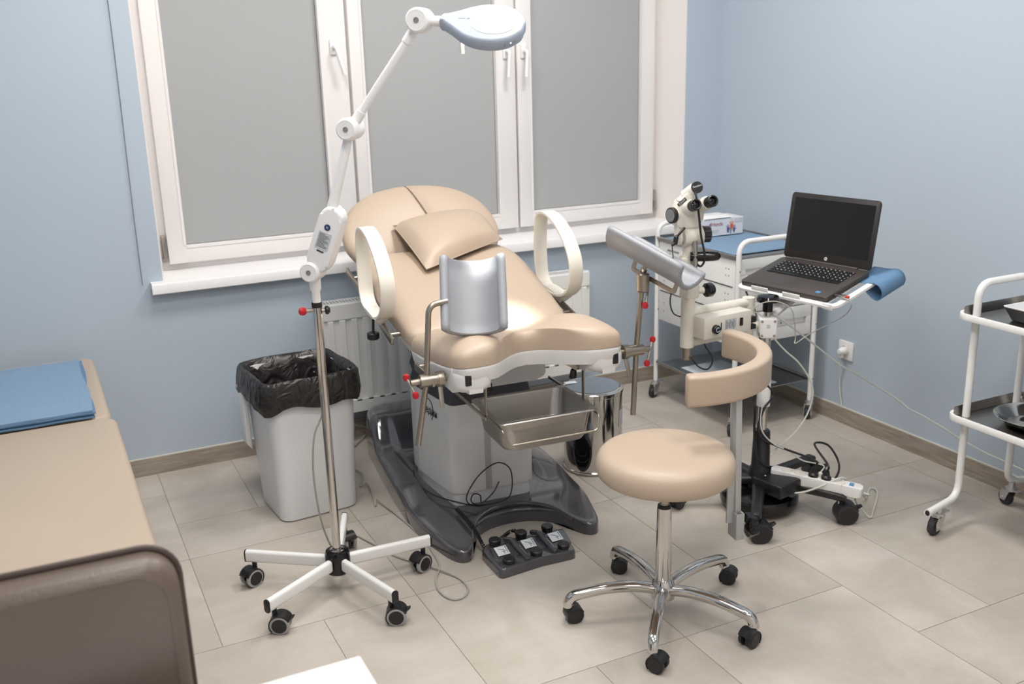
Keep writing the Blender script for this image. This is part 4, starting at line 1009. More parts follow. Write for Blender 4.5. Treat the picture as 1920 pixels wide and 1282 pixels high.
b = MB(); b.hull([(-.11, .06, .30), (-.13, .075, .30), (-.11, .06, .352), (-.135, .08, .352), (-.12, .045, .352), (-.12, .045, .33)], bev=.002); b.build('hinge', M['black'], PB)

# ================================================================== EXAM COUCH, SHEETS
CO = thing('examination_couch', 'beige examination couch along the left side with its head at the blue wall', 'couch', (-.24, 3.0, 0))
def pad(b, x0, x1, y0, y1, z0, z1, r_=.03):
    o_ = rrect(x1-x0, y1-y0, .045, 6, (x0+x1)/2, (y0+y1)/2); rings = []
    h = z1-z0
    for z, k in ((0, -.01), (.1, -.003), (.3, 0), (.7, 0), (.86, -.004), (.95, -.011), (1, -.022)):
        rings.append([(x+math.copysign(min(abs(k), 9), k)*(1 if x > (x0+x1)/2 else -1), y+k*(1 if y > (y0+y1)/2 else -1), z0+h*z) for x, y in o_])
    b.loft(rings)
b = MB(); pad(b, -.33, .40, -.99, .275, .495, .565); b.build('couch_mattress', M['skin2'], CO, ang=60)
b = MB(); pad(b, -.33, .388, .288, 1.06, .49, .56); b.build('couch_headrest', M['skin2'], CO, ang=60)
b = MB()
for x in (-.28, .31): b.box((x, .03, .47), (.03, 1.98, .045), bev=.003)
for y in (-.93, 0, .99): b.box((.015, y, .47), (.56, .03, .04), bev=.003)
b.build('couch_frame', M['white'], CO)
for x in (-.27, .30):
    for y in (-.9, .96):
        b = MB(); b.cyl((x, y, 0), (x, y, .45), .016, n=16); b.build('leg', M['white'], CO)
lab = ['top blue ribbed paper sheet of the stack on the couch headrest', 'second blue paper sheet from the top of the couch stack', 'third blue paper sheet from the top of the couch stack', 'bottom blue paper sheet of the stack, lying on the couch upholstery']
for k in range(4):
    z0 = .566+(3-k)*.0062; j = (.0, .004, -.003, .005)[k]
    b = MB(); N = 16; vs = []; fs = []
    x0, x1, y0, y1 = -.50+j, .094+j*.8, 3.275-j, 3.92+j
    for lay_ in (0, .0052):
        for a in range(N+1):
            for c_ in range(N+1):
                x = x0+(x1-x0)*a/N+(.006*math.sin(c_/N*6+k) if a == N else 0); y = y0+(y1-y0)*c_/N
                sag = -.006*0
                z = z0+lay_+.0008*math.sin(a*1.3+k)+.001*noise.noise(Vector((a*.4, c_*.4, k)))
                vs.append((x, y, z))
    K = N+1; Q = K*K
    for a in range(N):
        for c_ in range(N):
            i = a*K+c_; fs.append((i, i+K, i+K+1, i+1)); fs.append((i+Q, i+1+Q, i+K+1+Q, i+K+Q))
    for a in range(N):
        for (i, i2) in ((a, a+1), (N*K+a, N*K+a+1), (a*K, (a+1)*K), (a*K+N, (a+1)*K+N)): fs.append((i, i2, i2+Q, i+Q))
    b.add(vs, fs); o = b.build('paper_sheet', M['blue'] if k == 0 else M['bluedark'], None, ang=50); tag(o, lab[k], 'paper sheet', 'blue sheets stacked on the couch')

# ================================================================== BROWN CHAIR AND DESK CORNER (foreground)
AC = thing('armchair', 'brown leather chair back in the left foreground', 'chair', (-.19, 1.44, 0), R(-1.5))
def bigpad(b, w_, h_, d_, mx, r_=.05):
    o_ = [p for p in rrect(w_, h_, r_, 8)]; rings = []
    for z, k in ((-d_/2, -.020), (-d_/2+.006, -.008), (-d_/2+.016, 0), (d_/2-.016, 0), (d_/2-.006, -.008), (d_/2, -.02)):
        rings.append([(x*(1+k*2/w_), y*(1+k*2/h_), z) for x, y in o_])
    N = 14
    b.loft(rings, cap=False, mx=mx)
    for z, sg in ((d_/2, 1), (-d_/2, -1)):   # crowned faces
        rr_ = []
        for kk in range(N):
            s_ = (1-kk/N); rr_.append([(x*(1-.04/w_)*s_, y*(1-.04/h_)*s_, z+sg*.018*(1-s_**2.5)+.0012*math.sin(x*80)*(1 if s_ > .8 else 0)) for x, y in o_])
        b.loft(rr_, cap=False, mx=mx); b.f.append(tuple(range(len(b.v)-len(o_), len(b.v))))
bmx = T(.015, 0, .685) @ rx(R(90-4))
b = MB(); bigpad(b, .60, .50, .075, bmx); bk = b.build('backrest', M['brown'], AC, ang=70)
b = MB(); b.tube([bmx @ Vector((x, y, -.022)) for x, y in rrect(.606, .506, .053, 8)], .006, 8, closed=True); b.build('piping', M['browndark'], bk)
b = MB(); bigpad(b, .56, .50, .10, T(0, -.27, .45)); b.build('seat', M['brown'], AC, ang=70)
for x in (-.24, .24):
    for y in (-.48, -.05):
        b = MB(); b.cyl((x, y, 0), (x, y, .41), .017, n=16); b.build('leg', M['black'], AC)
DK = thing('desk', 'corner of a white desk top at the bottom edge of the view', 'desk', (0, 0, 0))
b = MB(); b.box((-.02, 1.00, .7375), (.766, .64, .025), bev=.002); b.build('desk_top', M['desk'], DK)
for x in (-.38, .34):
    b = MB(); b.box((x, .98, .3625), (.025, .55, .725), bev=.001); b.build('side_panel', M['desk'], DK)

# ================================================================== COLPOSCOPE ON ROLLING STAND
CX, CY = 2.295, 2.655
CP = thing('colposcope', 'ivory binocular colposcope on a black-footed rolling stand behind the stool', 'microscope', (CX, CY, 0))
b = MB(); b.lathe([(.12, .022), (.140, .026), (.143, .034), (.143, .060), (.138, .068), (.10, .076), (.03, .080)], 64); b.build('counterweight', M['blackg'], CP)
b = MB(); b.lathe([(.04, .06), (.042, .15), (.034, .165), (.030, .30), (.027, .305)], 36); hb_ = b.build('column_foot', M['black'], CP)
b = MB(); b.box((-.02, -.09, .125), (.12, .13, .05), bev=.008, seg=3, mx=rz(R(12))); b.build('foot_cover', M['black'], hb_)
for a, L_ in ((-56, .30), (14, .33), (-132, .29), (150, .30), (86, .29)):
    b = MB(); rr_ = []
    for x, z, wv, hv in ((.02, .112, .050, .034), (.10, .110, .046, .032), (.22, .104, .040, .030), (L_, .098, .036, .028), (L_+.012, .096, .030, .02)): rr_.append([(x, y*wv, z+zz_*hv) for y, zz_ in [(p[0], p[1]) for p in rrect(1, 1, .3, 4)]])
    b.loft(rr_, mx=rz(R(a))); b.build('leg', M['black'], CP, ang=50)
    caster(CP, (L_*math.cos(R(a)), L_*math.sin(R(a)), .092), R({-56: -28, 14: -20, -132: -20, 150: 210, 86: 200}[a]), rad=.038, wid=.056, h=.092, tyre='dark')
b = MB(); b.cyl((0, 0, .30), (0, 0, .72), .0165, n=28); b.build('pole', M['chrome'], CP)
b = MB(); b.cyl((0, 0, .40), (0, 0, .52), .024, n=28); b.build('pole_sleeve', M['white'], CP)
hd2 = math.radians(-118)   # facing the room
blk = T(0, 0, .695) @ rz(R(-29))
b = MB(); b.box((0, 0, 0), (.062, .055, .074), mx=blk, bev=.006, seg=3); cb = b.build('clamp_block', M['whitep'], CP)
for x in (-.022, .022):
    for z in (-.026, .026):
        b = MB(); b.lathe([(.005, 0), (.005, .001), (.0025, .0012), (.0001, .0004)], 14, blk @ T(x, -.0275, z) @ rx(R(90)), cap=False); b.build('screw', M['steel'], cb)
b = MB(); b.box((0, -.0279, .008), (.012, .0008, .014), mx=blk); b.build('mark', M['labelg'], cb)
b = MB(); b.cyl((0, 0, .73), (0, 0, .757), .013, n=24); b.build('neck', M['chrome'], CP)
b = MB(); b.lathe([(.018, .752), (.0185, .782), (.024, .784), (.038, .788), (.041, .797), (.036, .808), (.02, .812), (.0001, .813)], 40, cap=False); b.build('height_knob', M['blackg'], CP)
# swing arm frame: pivot at the column, left post
PX, PY = 1.968-CX, 2.68-CY
px_, py_ = 2.245-CX, 2.70-CY
b = MB(); b.cyl((px_, py_, .66), (px_, py_, .80), .022, n=24); b.tube([(px_, py_, .782), (PX, PY, .785)], .0175, 20); b.tube([(px_, py_, .683), (PX, PY, .680)], .0175, 20); b.tube([(px_, py_, .70), (0, 0, .70)], .014, 14)
af = b.build('swing_arm', M['offwhite'], CP)
b = MB(); b.cyl((PX, PY, .665), (PX, PY, .86), .0235, n=30); b.build('arm_post', M['offwhite'], CP)
b = MB(); b.cyl((PX, PY, .625), (PX, PY, .97), .0165, n=26); b.lathe([(.018, 0), (.018, .006)], 24, T(PX, PY, .621)); b.build('height_shaft', M['nickel'], CP)
b = MB(); b.box((PX+.005, PY, .862), (.055, .048, .052), bev=.008, seg=3); b.cyl((PX+.02, PY-.01, .862), (PX+.05, PY-.02, .862), .012, n=20); kb_ = b.build('shaft_clamp', M['offwhite'], CP)
b = MB(); b.lathe([(.006, -.024), (.016, -.022), (.024, -.014), (.025, .004), (.020, .012), (.006, .014)], 26, T(PX+.070, PY-.025, .862) @ ry(R(90)) @ Matrix.Identity(4)); b.build('clamp_knob', M['blackg'], kb_)
b = MB(); b.lathe([(.006, -.012), (.015, -.008), (.016, .006), (.008, .010)], 22, T(PX-.03, PY-.03, .92)); b.build('small_knob', M['black'], kb_)
# control box between the tubes
bm2 = T((PX+px_)/2-.022, (PY+py_)/2-.050, .742) @ rz(math.atan2(py_-PY, px_-PX))
b = MB(); b.box((0, 0, 0), (.212, .062, .076), mx=bm2, bev=.004); bxo = b.build('control_box', M['offwhite'], CP)
f2 = bm2 @ T(0, -.0312, 0) @ rx(R(90))
b = MB(); b.lathe([(.0155, 0), (.0155, .010), (.013, .013), (.0001, .013)], 30, f2 @ T(-.058, -.006, 0), cap=False); dk = b.build('dial', M['black'], bxo)
b = MB(); b.tube([(-.058+.0075*math.cos(R(a)), -.006+.0075*math.sin(R(a)), .0136) for a in range(40, 341, 20)], .0012, 6, mx=f2); b.build('dial_mark', M['label'], dk)
b = MB(); b.box((-.032, 0, .0004), (.004, .026, .0008), mx=f2); b.build('scale_mark', M['ink'], bxo)
b = MB(); b.box((.010, 0, .0004), (.05, .040, .0006), mx=f2); lb2 = b.build('rating_label', M['labelg'], bxo)
b = MB()
for k in range(8): b.box((-.010+k*.0056, 0, .0009), (.0016, .034-.008*(k % 3), .0003), mx=f2)
b.build('label_print', M['ink'], lb2)
b = MB(); b.box((.058, .003, .0015), (.013, .028, .004), mx=f2, bev=.001); b.build('rocker_switch', M['black'], bxo)
b = MB(); b.box((.118, 0, -.012), (.026, .022, .022), mx=f2, bev=.003); b.box((.118, -.026, -.012), (.026, .018, .022), mx=f2, bev=.003); b.build('connector', M['black'], bxo)
# optical head ------------------------------------------------
HX, HY = 1.975-CX, 2.68-CY
# orientation: eyepieces look toward the room (towards the camera, slightly right)
V = Vector((-.35, -.93, 0)).normalized()     # from head towards the viewer
S = Vector((.93, -.35, 0)).normalized()      # to the right in the view
U = Vector((0, 0, 1))
o_h = Vector((HX, HY, 0))
def hpnt(s_, v_, z):
    if .99 < z < 1.2: z += .018; s_ -= .008
    if z > 1.03: s_ *= .87; v_ *= .9
    return o_h+S*s_+V*v_+U*z
b = MB(); b.cyl(hpnt(-.012, 0, .95), hpnt(-.012, 0, .985), .024, n=20); b.box((0, 0, 0), (.05, .05, .05), mx=frame(hpnt(-.012, 0, .955), S, -V), bev=.006); b.build('head_mount', M['offwhite'], CP)
b = MB(); b.cyl(hpnt(-.03, .01, 1.03), hpnt(.045, -.0, 1.035), .034, n=30); b.cyl(hpnt(-.036, .012, 1.03), hpnt(-.045, .012, 1.03), .026, n=26); b.cyl(hpnt(.0, .0, .98), hpnt(.0, .0, 1.03), .026, n=24); tl = b.build('tilt_housing', M['offwhite'], CP)
b = MB(); b.tube([hpnt(-.006, .055, .90), hpnt(.004, .045, .97), hpnt(.012, .035, 1.02)], .0085, 14); b.build('lever_rod', M['nickel'], CP)
b = MB()
rg3 = []
for z, k in ((0, .8), (.003, 1), (.026, 1), (.029, .8)):
    rg3.append([((k*(.026+.0016*math.copysign(1, math.cos(12*th))))*math.cos(th), (k*(.026+.0016*math.copysign(1, math.cos(12*th))))*math.sin(th), z) for th in [2*math.pi*(j+.5)/48 for j in range(48)]])
b.loft(rg3, mx=frame(hpnt(.050, 0, 1.035), V, U) if False else Matrix.Translation(hpnt(.050, 0, 1.035)) @ S.to_track_quat('Z', 'Y').to_matrix().to_4x4()); b.build('focus_knob', M['black'], CP)
b = MB(); b.tube([hpnt(-.01, .03, .985), hpnt(.008, .035, .985), hpnt(.065, .04, .985), hpnt(.082, .041, .985), hpnt(.089, .0415, .985)], [.015, .0165, .0165, .014, .006], 22); b.build('grip_handle', M['blackg'], CP)
# body: slanted trapezoid block leaning back, with objective at the rear
tilt = R(35)
UB = (U*math.cos(tilt)-S*0+V*(-.0)).normalized()
b = MB(); b.hull([hpnt(-.068, .03, 1.105), hpnt(.050, .03, 1.100), hpnt(-.052, .035, 1.060), hpnt(.03, .035, 1.060), hpnt(-.05, .03, 1.150), hpnt(.045, .03, 1.148), hpnt(-.068, -.05, 1.105), hpnt(.050, -.05, 1.100), hpnt(-.052, -.06, 1.060), hpnt(.03, -.06, 1.060), hpnt(-.05, -.05, 1.150), hpnt(.045, -.05, 1.148)], bev=.008, seg=3)
hb3 = b.build('optics_body', M['offwhite'], CP)
b = MB(); b.hull([hpnt(-.055, .02, 1.015), hpnt(-.035, .02, 1.008), hpnt(-.015, .03, 1.068), hpnt(-.055, .03, 1.070), hpnt(-.055, -.02, 1.015), hpnt(-.035, -.02, 1.008), hpnt(-.015, -.02, 1.068), hpnt(-.055, -.02, 1.070), hpnt(.045, .03, 1.066), hpnt(.045, -.02, 1.066)], bev=.004); b.build('tilt_bracket', M['offwhite'], CP)
# magnification knob at the left
b = MB(); Z_ = Matrix.Translation(hpnt(-.062, .01, 1.105)) @ (-S*.9+V*.45).to_track_quat('Z', 'Y').to_matrix().to_4x4()
b.lathe([(.026, -.02), (.026, .004)], 28, Z_); b.build('knob_collar', M['offwhite'], hb3)
b = MB(); b.lathe([(.0225, .003), (.0265, .005), (.0265, .016), (.0245, .018), (.0001, .018)], 30, Z_, cap=False); kn2 = b.build('magnification_knob', M['black'], hb3)
b = MB(); b.lathe([(.021, .0182), (.021, .0192), (.0001, .0192)], 28, Z_, cap=False); b.build('knob_face', M['inkl'], kn2)
# eyepieces
for (s0, z0, s1, z1, rr_) in ((-.018, 1.12, -.004, 1.150, .023), (.036, 1.13, .062, 1.160, .023)):
    d_ = (hpnt(s1, .10, z1)-hpnt(s0, .0, z0)).normalized(); p0 = hpnt(s0, .0, z0); 
    b = MB(); b.tube([p0, p0+d_*.055, p0+d_*.060], [.024, .0225, .020], 28); eo = b.build('eyepiece_tube', M['offwhite'], hb3)
    b = MB(); mz = Matrix.Translation(p0+d_*.056) @ d_.to_track_quat('Z', 'Y').to_matrix().to_4x4()
    b.lathe([(.0175, 0), (.0175, .016), (.0192, .018), (.0192, .036), (.0165, .039), (.0135, .038), (.012, .031), (.0001, .030)], 32, mz, cap=False); ec2 = b.build('eyecup', M['black'], eo)
    b = MB(); b.lathe([(.0118, .0315), (.007, .0335), (.0001, .034)], 24, mz, cap=False); b.build('eye_lens', M['blackg'], ec2)
# upper tube going up to the round black cap
b = MB(); b.hull([hpnt(-.052, .03, 1.150), hpnt(.0, .03, 1.150), hpnt(-.052, -.03, 1.150), hpnt(.0, -.03, 1.150), hpnt(-.020, .03, 1.205), hpnt(.014, .03, 1.205), hpnt(-.020, -.01, 1.205), hpnt(.014, -.01, 1.205)], bev=.006, seg=3)
b.tube([hpnt(-.02, .0, 1.165), hpnt(.004, .02, 1.210)], .020, 24); b.build('camera_port', M['offwhite'], hb3)
dc = (V*.95+U*.25).normalized(); mc = Matrix.Translation(hpnt(.008, .025, 1.212)) @ dc.to_track_quat('Z', 'Y').to_matrix().to_4x4()
b = MB(); b.lathe([(.018, -.01), (.0195, .0), (.0195, .010), (.018, .012), (.0001, .012)], 36, mc, cap=False); cp_ = b.build('round_cap', M['black'], hb3)
tx = frame(hpnt(.008, .025, 1.212)+dc*.0125, S, U-dc*U.dot(dc)) 
text('cap_lettering', 'Sensitec', .0095, tx @ T(0, .004, 0) @ rz(R(14)), M['label'], cp_)
b = MB(); b.box((0, 0, 0), (.034, .011, .001), mx=frame(hpnt(-.040, .0325, 1.150), S*.6+U*.5, U)); np_ = b.build('name_plate', M['black'], hb3)
text('plate_letters', 'ZOOM', .009, frame(hpnt(-.040, .0335, 1.150), S*.6+U*.5, U), M['label'], np_)
b = MB(); b.tube(curve([hpnt(.006, .03, 1.19), hpnt(.010, .05, 1.165), hpnt(.018, .06, 1.11), hpnt(.030, .055, 1.04), hpnt(.034, .05, .985), hpnt(.020, .05, .955), hpnt(-.002, .045, .975)], 8), .0038, 8); b.build('head_cable', M['black'], CP)
b = MB(); b.tube(curve([hpnt(-.03, .04, 1.065), hpnt(-.045, .05, 1.055), hpnt(-.060, .05, 1.04)], 6), .004, 8); b.tube([hpnt(-.060, .05, 1.045), hpnt(-.064, .05, 1.038), hpnt(-.068, .05, 1.018), hpnt(-.070, .05, 1.012)], [.003, .0085, .0085, .004], 12); b.tube([hpnt(-.070, .05, 1.012), hpnt(-.070, .05, .96)], .0016, 6); b.build('cable_plug', M['black'], CP)
# box cable loops
def W3(x, y, z): return (x-CX, y-CY, z)
b = MB(); b.tube(curve([W3(1.97, 2.66, .632), W3(1.99, 2.64, .60), W3(2.03, 2.64, .585), W3(2.065, 2.66, .61), W3(2.05, 2.68, .65), W3(2.04, 2.68, .668)], 8), .0028, 8); b.build('loop_cable', M['black'], CP)
b = MB(); b.tube(curve([W3(1.93, 2.66, .925), W3(1.905, 2.67, .89), W3(1.895, 2.68, .84), W3(1.915, 2.69, .79), W3(1.95, 2.69, .77)], 8), .0022, 8); b.build('side_cable', M['black'], CP)

# laptop tray on the stand
LO = Vector((2.333, 2.856, .813)); ly = R(-79.93); lt = R(13.4)
EX = Vector((math.cos(ly), math.sin(ly), 0)); EY = Vector((-math.sin(ly)*math.cos(lt), math.cos(ly)*math.cos(lt), math.sin(lt)))
LM = frame(LO, EX, EY)
LL = T(-CX, -CY, 0) @ LM    # in the colposcope's frame
b = MB()
b.box((.20, .10, -.014), (.36, .20, .004), mx=LL, bev=.001)
b.tube(fillet([(-.0, .28, -.014), (-.0, -.01, -.014), (.418, -.01, -.014), (.418, .28, -.014)], .03, 8), .009, 14, mx=LL, flat=(.012, .006), wdir=None)
for x in (.105, .245): b.box((x, -.017, -.003), (.075, .004, .024), mx=LL, bev=.002); b.box((x, -.008, -.013), (.075, .018, .004), mx=LL)
b.box((.395, -.017, -.014), (.04, .004, .022), mx=LL, bev=.002)
b.build('laptop_tray', M['white'], CP)
tb = LL @ Vector((.20, .13, -.02))
b = MB(); b.hull([(0.015, .0, .71), (-.015, .03, .71), (.03, .03, .71), (.0, .05, .71), tuple(tb+Vector((-.03, -.03, 0))), tuple(tb+Vector((.03, -.03, 0))), tuple(tb+Vector((-.03, .03, 0))), tuple(tb+Vector((.03, .03, 0)))], bev=.003); b.build('tray_bracket', M['alu'], CP)

# ================================================================== LAPTOP
LT = thing('laptop', 'open dark grey laptop with a black screen on the tilted tray of the colposcope stand', 'laptop', (0, 0, 0)); LT.matrix_world = LM
b = MB(); b.prism(rrect(.38, .25, .012, 5, .19, .125), -.009, .009, bev=.0035); bs = b.build('base', M['laptop'], LT)
b = MB(); b.box((.19, .162, .0092), (.315, .105, .0012)); b.build('keyboard_well', M['key'], bs)
key = None
for r_ in range(6):
    n_ = 17; xk = .036
    ws = [.0165]*n_
    if r_ == 5: ws = [.0165]*3+[.09]+[.0165]*8
    for k, wk in enumerate(ws):
        if xk+wk > .348: break
        b = MB(); b.box((0, 0, 0), (wk, .0145, .0022), bev=.0008, seg=1)
        if key is None or abs(wk-.0165) > 1e-5:
            ko = b.build('key', M['key'], bs); ko.location = (xk+wk/2, .205-r_*.0172, .0108)
            if key is None: key = ko
        else:
            ko = key.copy(); COL.objects.link(ko); ko.parent = bs; ko.location = (xk+wk/2, .205-r_*.0172, .0108)
        xk += wk+.0022
b = MB()
rk = random.Random(5)
for r_ in range(5):
    for k in range(17):
        if rk.random() < .9: b.box((.036+k*.0187+.006, .2075-r_*.0172, .0121), (.0028, .0032, .0003)); 
        if rk.random() < .6: b.box((.036+k*.0187+.011, .2030-r_*.0172, .0121), (.0024, .0024, .0003))
b.build('key_legends', M['label'], bs)
b = MB(); b.box((.165, .058, .0092), (.105, .062, .0006), bev=.0002, seg=1); b.build('touchpad', M['laptop'], bs)
b = MB(); b.box((.325, .030, .0094), (.018, .014, .0004)); b.build('sticker', M['bluesw'], bs)
b = MB(); b.cyl((.05, .248, .009), (.33, .248, .009), .0055, n=16); b.build('hinge_bar', M['laptop'], bs)
sa = R(81.2)-lt
SM = T(0, .250, .010) @ rx(sa)
b = MB(); b.prism(rrect(.38, .245, .012, 5, .19, .1225), -.007, 0, mx=SM, bev=.0025); lid = b.build('screen_lid', M['bezel'], LT)
b = MB(); b.box((.19, .130, .0004), (.345, .194, .0008), mx=SM); b.build('display', M['screen'], lid)
b = MB(); b.lathe([(.0065, 0), (.0065, .0008), (.0001, .0008)], 28, SM @ T(.19, .016, .0002), cap=False); lg_ = b.build('round_badge', M['label'], lid)
text('badge_letters', 'hp', .0095, SM @ T(.19, .0165, .0012), M['bezel'], lg_)
# usb plug at the right side of the laptop
ub = thing('usb_cable', 'thin grey cable with a red-tipped plug at the right edge of the laptop tray', 'cable', (0, 0, 0)); 
b = MB(); b.box((.405, .045, .004), (.045, .014, .006), mx=LM, bev=.001); b.build('plug_shell', M['steel'], ub)
b = MB(); b.box((.432, .045, .004), (.014, .010, .008), mx=LM, bev=.002); b.build('red_tip', M['inkred'], ub)
p0 = LM @ Vector((.436, .045, .003))
b = MB(); b.tube(curve([p0, p0+Vector((.006, -.01, -.03)), Vector((2.49, 2.50, .735)), Vector((2.403, 2.55, .68)), Vector((2.345, 2.56, .650)), Vector((2.352, 2.57, .665)), Vector((2.345, 2.57, .72)), Vector((2.325, 2.57, .775)), Vector((2.285, 2.60, .80)), Vector((2.235, 2.62, .795)), Vector((2.215, 2.635, .77)), Vector((2.235, 2.62, .755))], 8), .0019, 8); b.build('cord', M['cord'], ub)
# blue sheet under the laptop, curling over the tray's far end
b = MB(); N = 22; path_ = [(.40, -.0005), (.44, .002), (.475, .006)]
prof_ = [(.34, -.002), (.40, -.001), (.43, .004), (.450, -.001), (.462, -.016), (.464, -.036), (.455, -.054), (.440, -.062), (.423, -.056), (.408, -.044), (.396, -.030)]
prof_ = [p for p in curve([(x, 0, z) for x, z in prof_], 4)]
top_ = [[(p.x-(.02 if y > .2 else 0)*0, y, p.z-.008) for p in prof_] for y in (.19, .22, .26, .30, .33)]
vs = [q for r_ in top_ for q in r_]; K = len(prof_); fs = []
for i in range(4):
    for j in range(K-1): a = i*K+j; fs.append((a, a+1, a+K+1, a+K))
o0 = MB(); o0.add(vs, fs, LM); sh = o0.build('paper_sheet', M['bluedark'], None, ang=80); md = sh.modifiers.new('thick', 'SOLIDIFY'); md.thickness = .0012
tag(sh, 'blue paper sheet curling over the back edge of the laptop tray', 'paper sheet')

# ================================================================== POWER STRIP on a stand leg
a0 = Vector((2.345, 2.585, .142)); a1 = Vector((2.490, 2.405, .122))
ps = thing('power_strip', 'white power strip with a blue switch tied to a black leg of the colposcope stand', 'power strip', (0, 0, 0))
dP = (a1-a0); Lp = dP.length+.03; pm_ = frame((a0+a1)/2+Vector((0, 0, 0)), dP, Vector((0, 0, 1)).cross(dP))
b = MB(); b.prism(rrect(Lp+.06, .050, .012, 5), -.016, .020, mx=pm_, bev=.005, seg=3); pb_ = b.build('strip_body', M['whitep'], ps)
for k in range(5):
    b = MB(); b.lathe([(.0185, .0195), (.0205, .0225), (.0225, .0195)], 28, pm_ @ T(-.105+k*.046, 0, 0), cap=False); b.lathe([(.0185, .0203), (.0001, .0203)], 28, pm_ @ T(-.105+k*.046, 0, 0), cap=False); b.build('socket_well', M['cream'], pb_)
b = MB(); b.box((.122, 0, .021), (.016, .022, .006), mx=pm_, bev=.0015); b.build('switch', M['bluesw'], pb_)
for x in (-.06, .09):
    b = MB(); b.tube([pm_ @ Vector(q) for q in ((x, -.0265, .022), (x, -.0268, -.05), (x, .0268, -.05), (x, .0265, .022), (x, -.0265, .022))], .0018, 6); b.build('cable_tie', M['whitep'], ps)
b = MB(); q = pm_ @ Vector((.165, 0, 0)); b.tube(curve([q, q+Vector((.02, -.01, -.01)), Vector((2.60, 2.44, .06)), Vector((2.68, 2.50, .008)), Vector((2.76, 2.56, .005)), Vector((2.765, 2.53, .005)), Vector((2.70, 2.47, .005)), Vector((2.61, 2.40, .005)), Vector((2.575, 2.375, .005)), Vector((2.56, 2.39, .02)), Vector((2.53, 2.41, .07)), q+Vector((.006, .012, -.006))], 8), .0036, 8); b.build('supply_cord', M['cordw'], ps)
for k, (lab_, pts_) in enumerate((('black plug with a cord going up to the colposcope column, second of the strip', None), ('black plug whose cord makes a wide loop behind the power strip', None))):
    t = thing('power_plug', lab_, 'plug', (0, 0, 0)); kx = -.013+k*.046
    b = MB(); m3 = pm_ @ T(kx, 0, 0); b.lathe([(.0175, .018), (.0175, .030), (.011, .036), (.008, .052), (.0001, .054)], 24, m3, cap=False); b.build('plug_body', M['black'], t)
    q = m3 @ Vector((0, 0, .052))
    if k == 0: pp3 = [q, q+Vector((0, 0, .03)), Vector((2.33, 2.60, .25)), Vector((2.27, 2.62, .285)), Vector((2.255, 2.63, .33)), Vector((2.275, 2.625, .40)), Vector((2.325, 2.64, .44)), Vector((2.28, 2.63, .50)), Vector((2.265, 2.64, .60)), Vector((2.26, 2.65, .68))]
    else: pp3 = [q, q+Vector((0, 0, .025)), Vector((2.52, 2.62, .215)), Vector((2.60, 2.63, .19)), Vector((2.63, 2.60, .12)), Vector((2.56, 2.55, .09)), Vector((2.46, 2.55, .10)), Vector((2.36, 2.62, .15)), Vector((2.27, 2.62, .19)), Vector((2.25, 2.64, .28)), Vector((2.262, 2.66, .40))]
    b = MB(); b.tube(curve(pp3, 8), .0042, 8); b.build('plug_cord', M['black'], t)
t = thing('power_plug', 'white plug on the power strip with a thin white cord', 'plug', (0, 0, 0)); m3 = pm_ @ T(.010, .010, 0)
b = MB(); b.lathe([(.008, .020), (.008, .034), (.005, .038), (.0001, .039)], 20, m3, cap=False); b.build('plug_body', M['cream'], t)
q = m3 @ Vector((0, 0, .036)); b = MB(); b.tube(curve([q, q+Vector((.02, .01, .02)), Vector((2.40, 2.55, .20)), Vector((2.36, 2.58, .235)), Vector((2.30, 2.60, .27)), Vector((2.26, 2.62, .33)), Vector((2.27, 2.63, .43))], 8), .0026, 8); b.build('plug_cord', M['cordw'], t)
b = MB(); b.tube(curve([(2.27, 2.60, .15), (2.29, 2.55, .115), (2.34, 2.50, .105), (2.40, 2.46, .13), (2.46, 2.44, .155), (2.50, 2.44, .15), (2.52, 2.44, .12)], 8), .0036, 8); tag(b.build('white_cord', M['cordw']), 'thick white cord drooping in front of the power strip beside the black stand foot', 'cord')
b = MB(); b.tube(curve([(2.30, 2.67, .69), (2.33, 2.66, .65), (2.37, 2.64, .60), (2.43, 2.62, .54), (2.475, 2.60, .45), (2.46, 2.60, .36), (2.40, 2.60, .29), (2.33, 2.61, .24), (2.30, 2.61, .22)], 8), .003, 8); tag(b.build('hanging_cord', M['cordw']), 'white cord hanging in a bow to the right of the stool arm pad', 'cord')

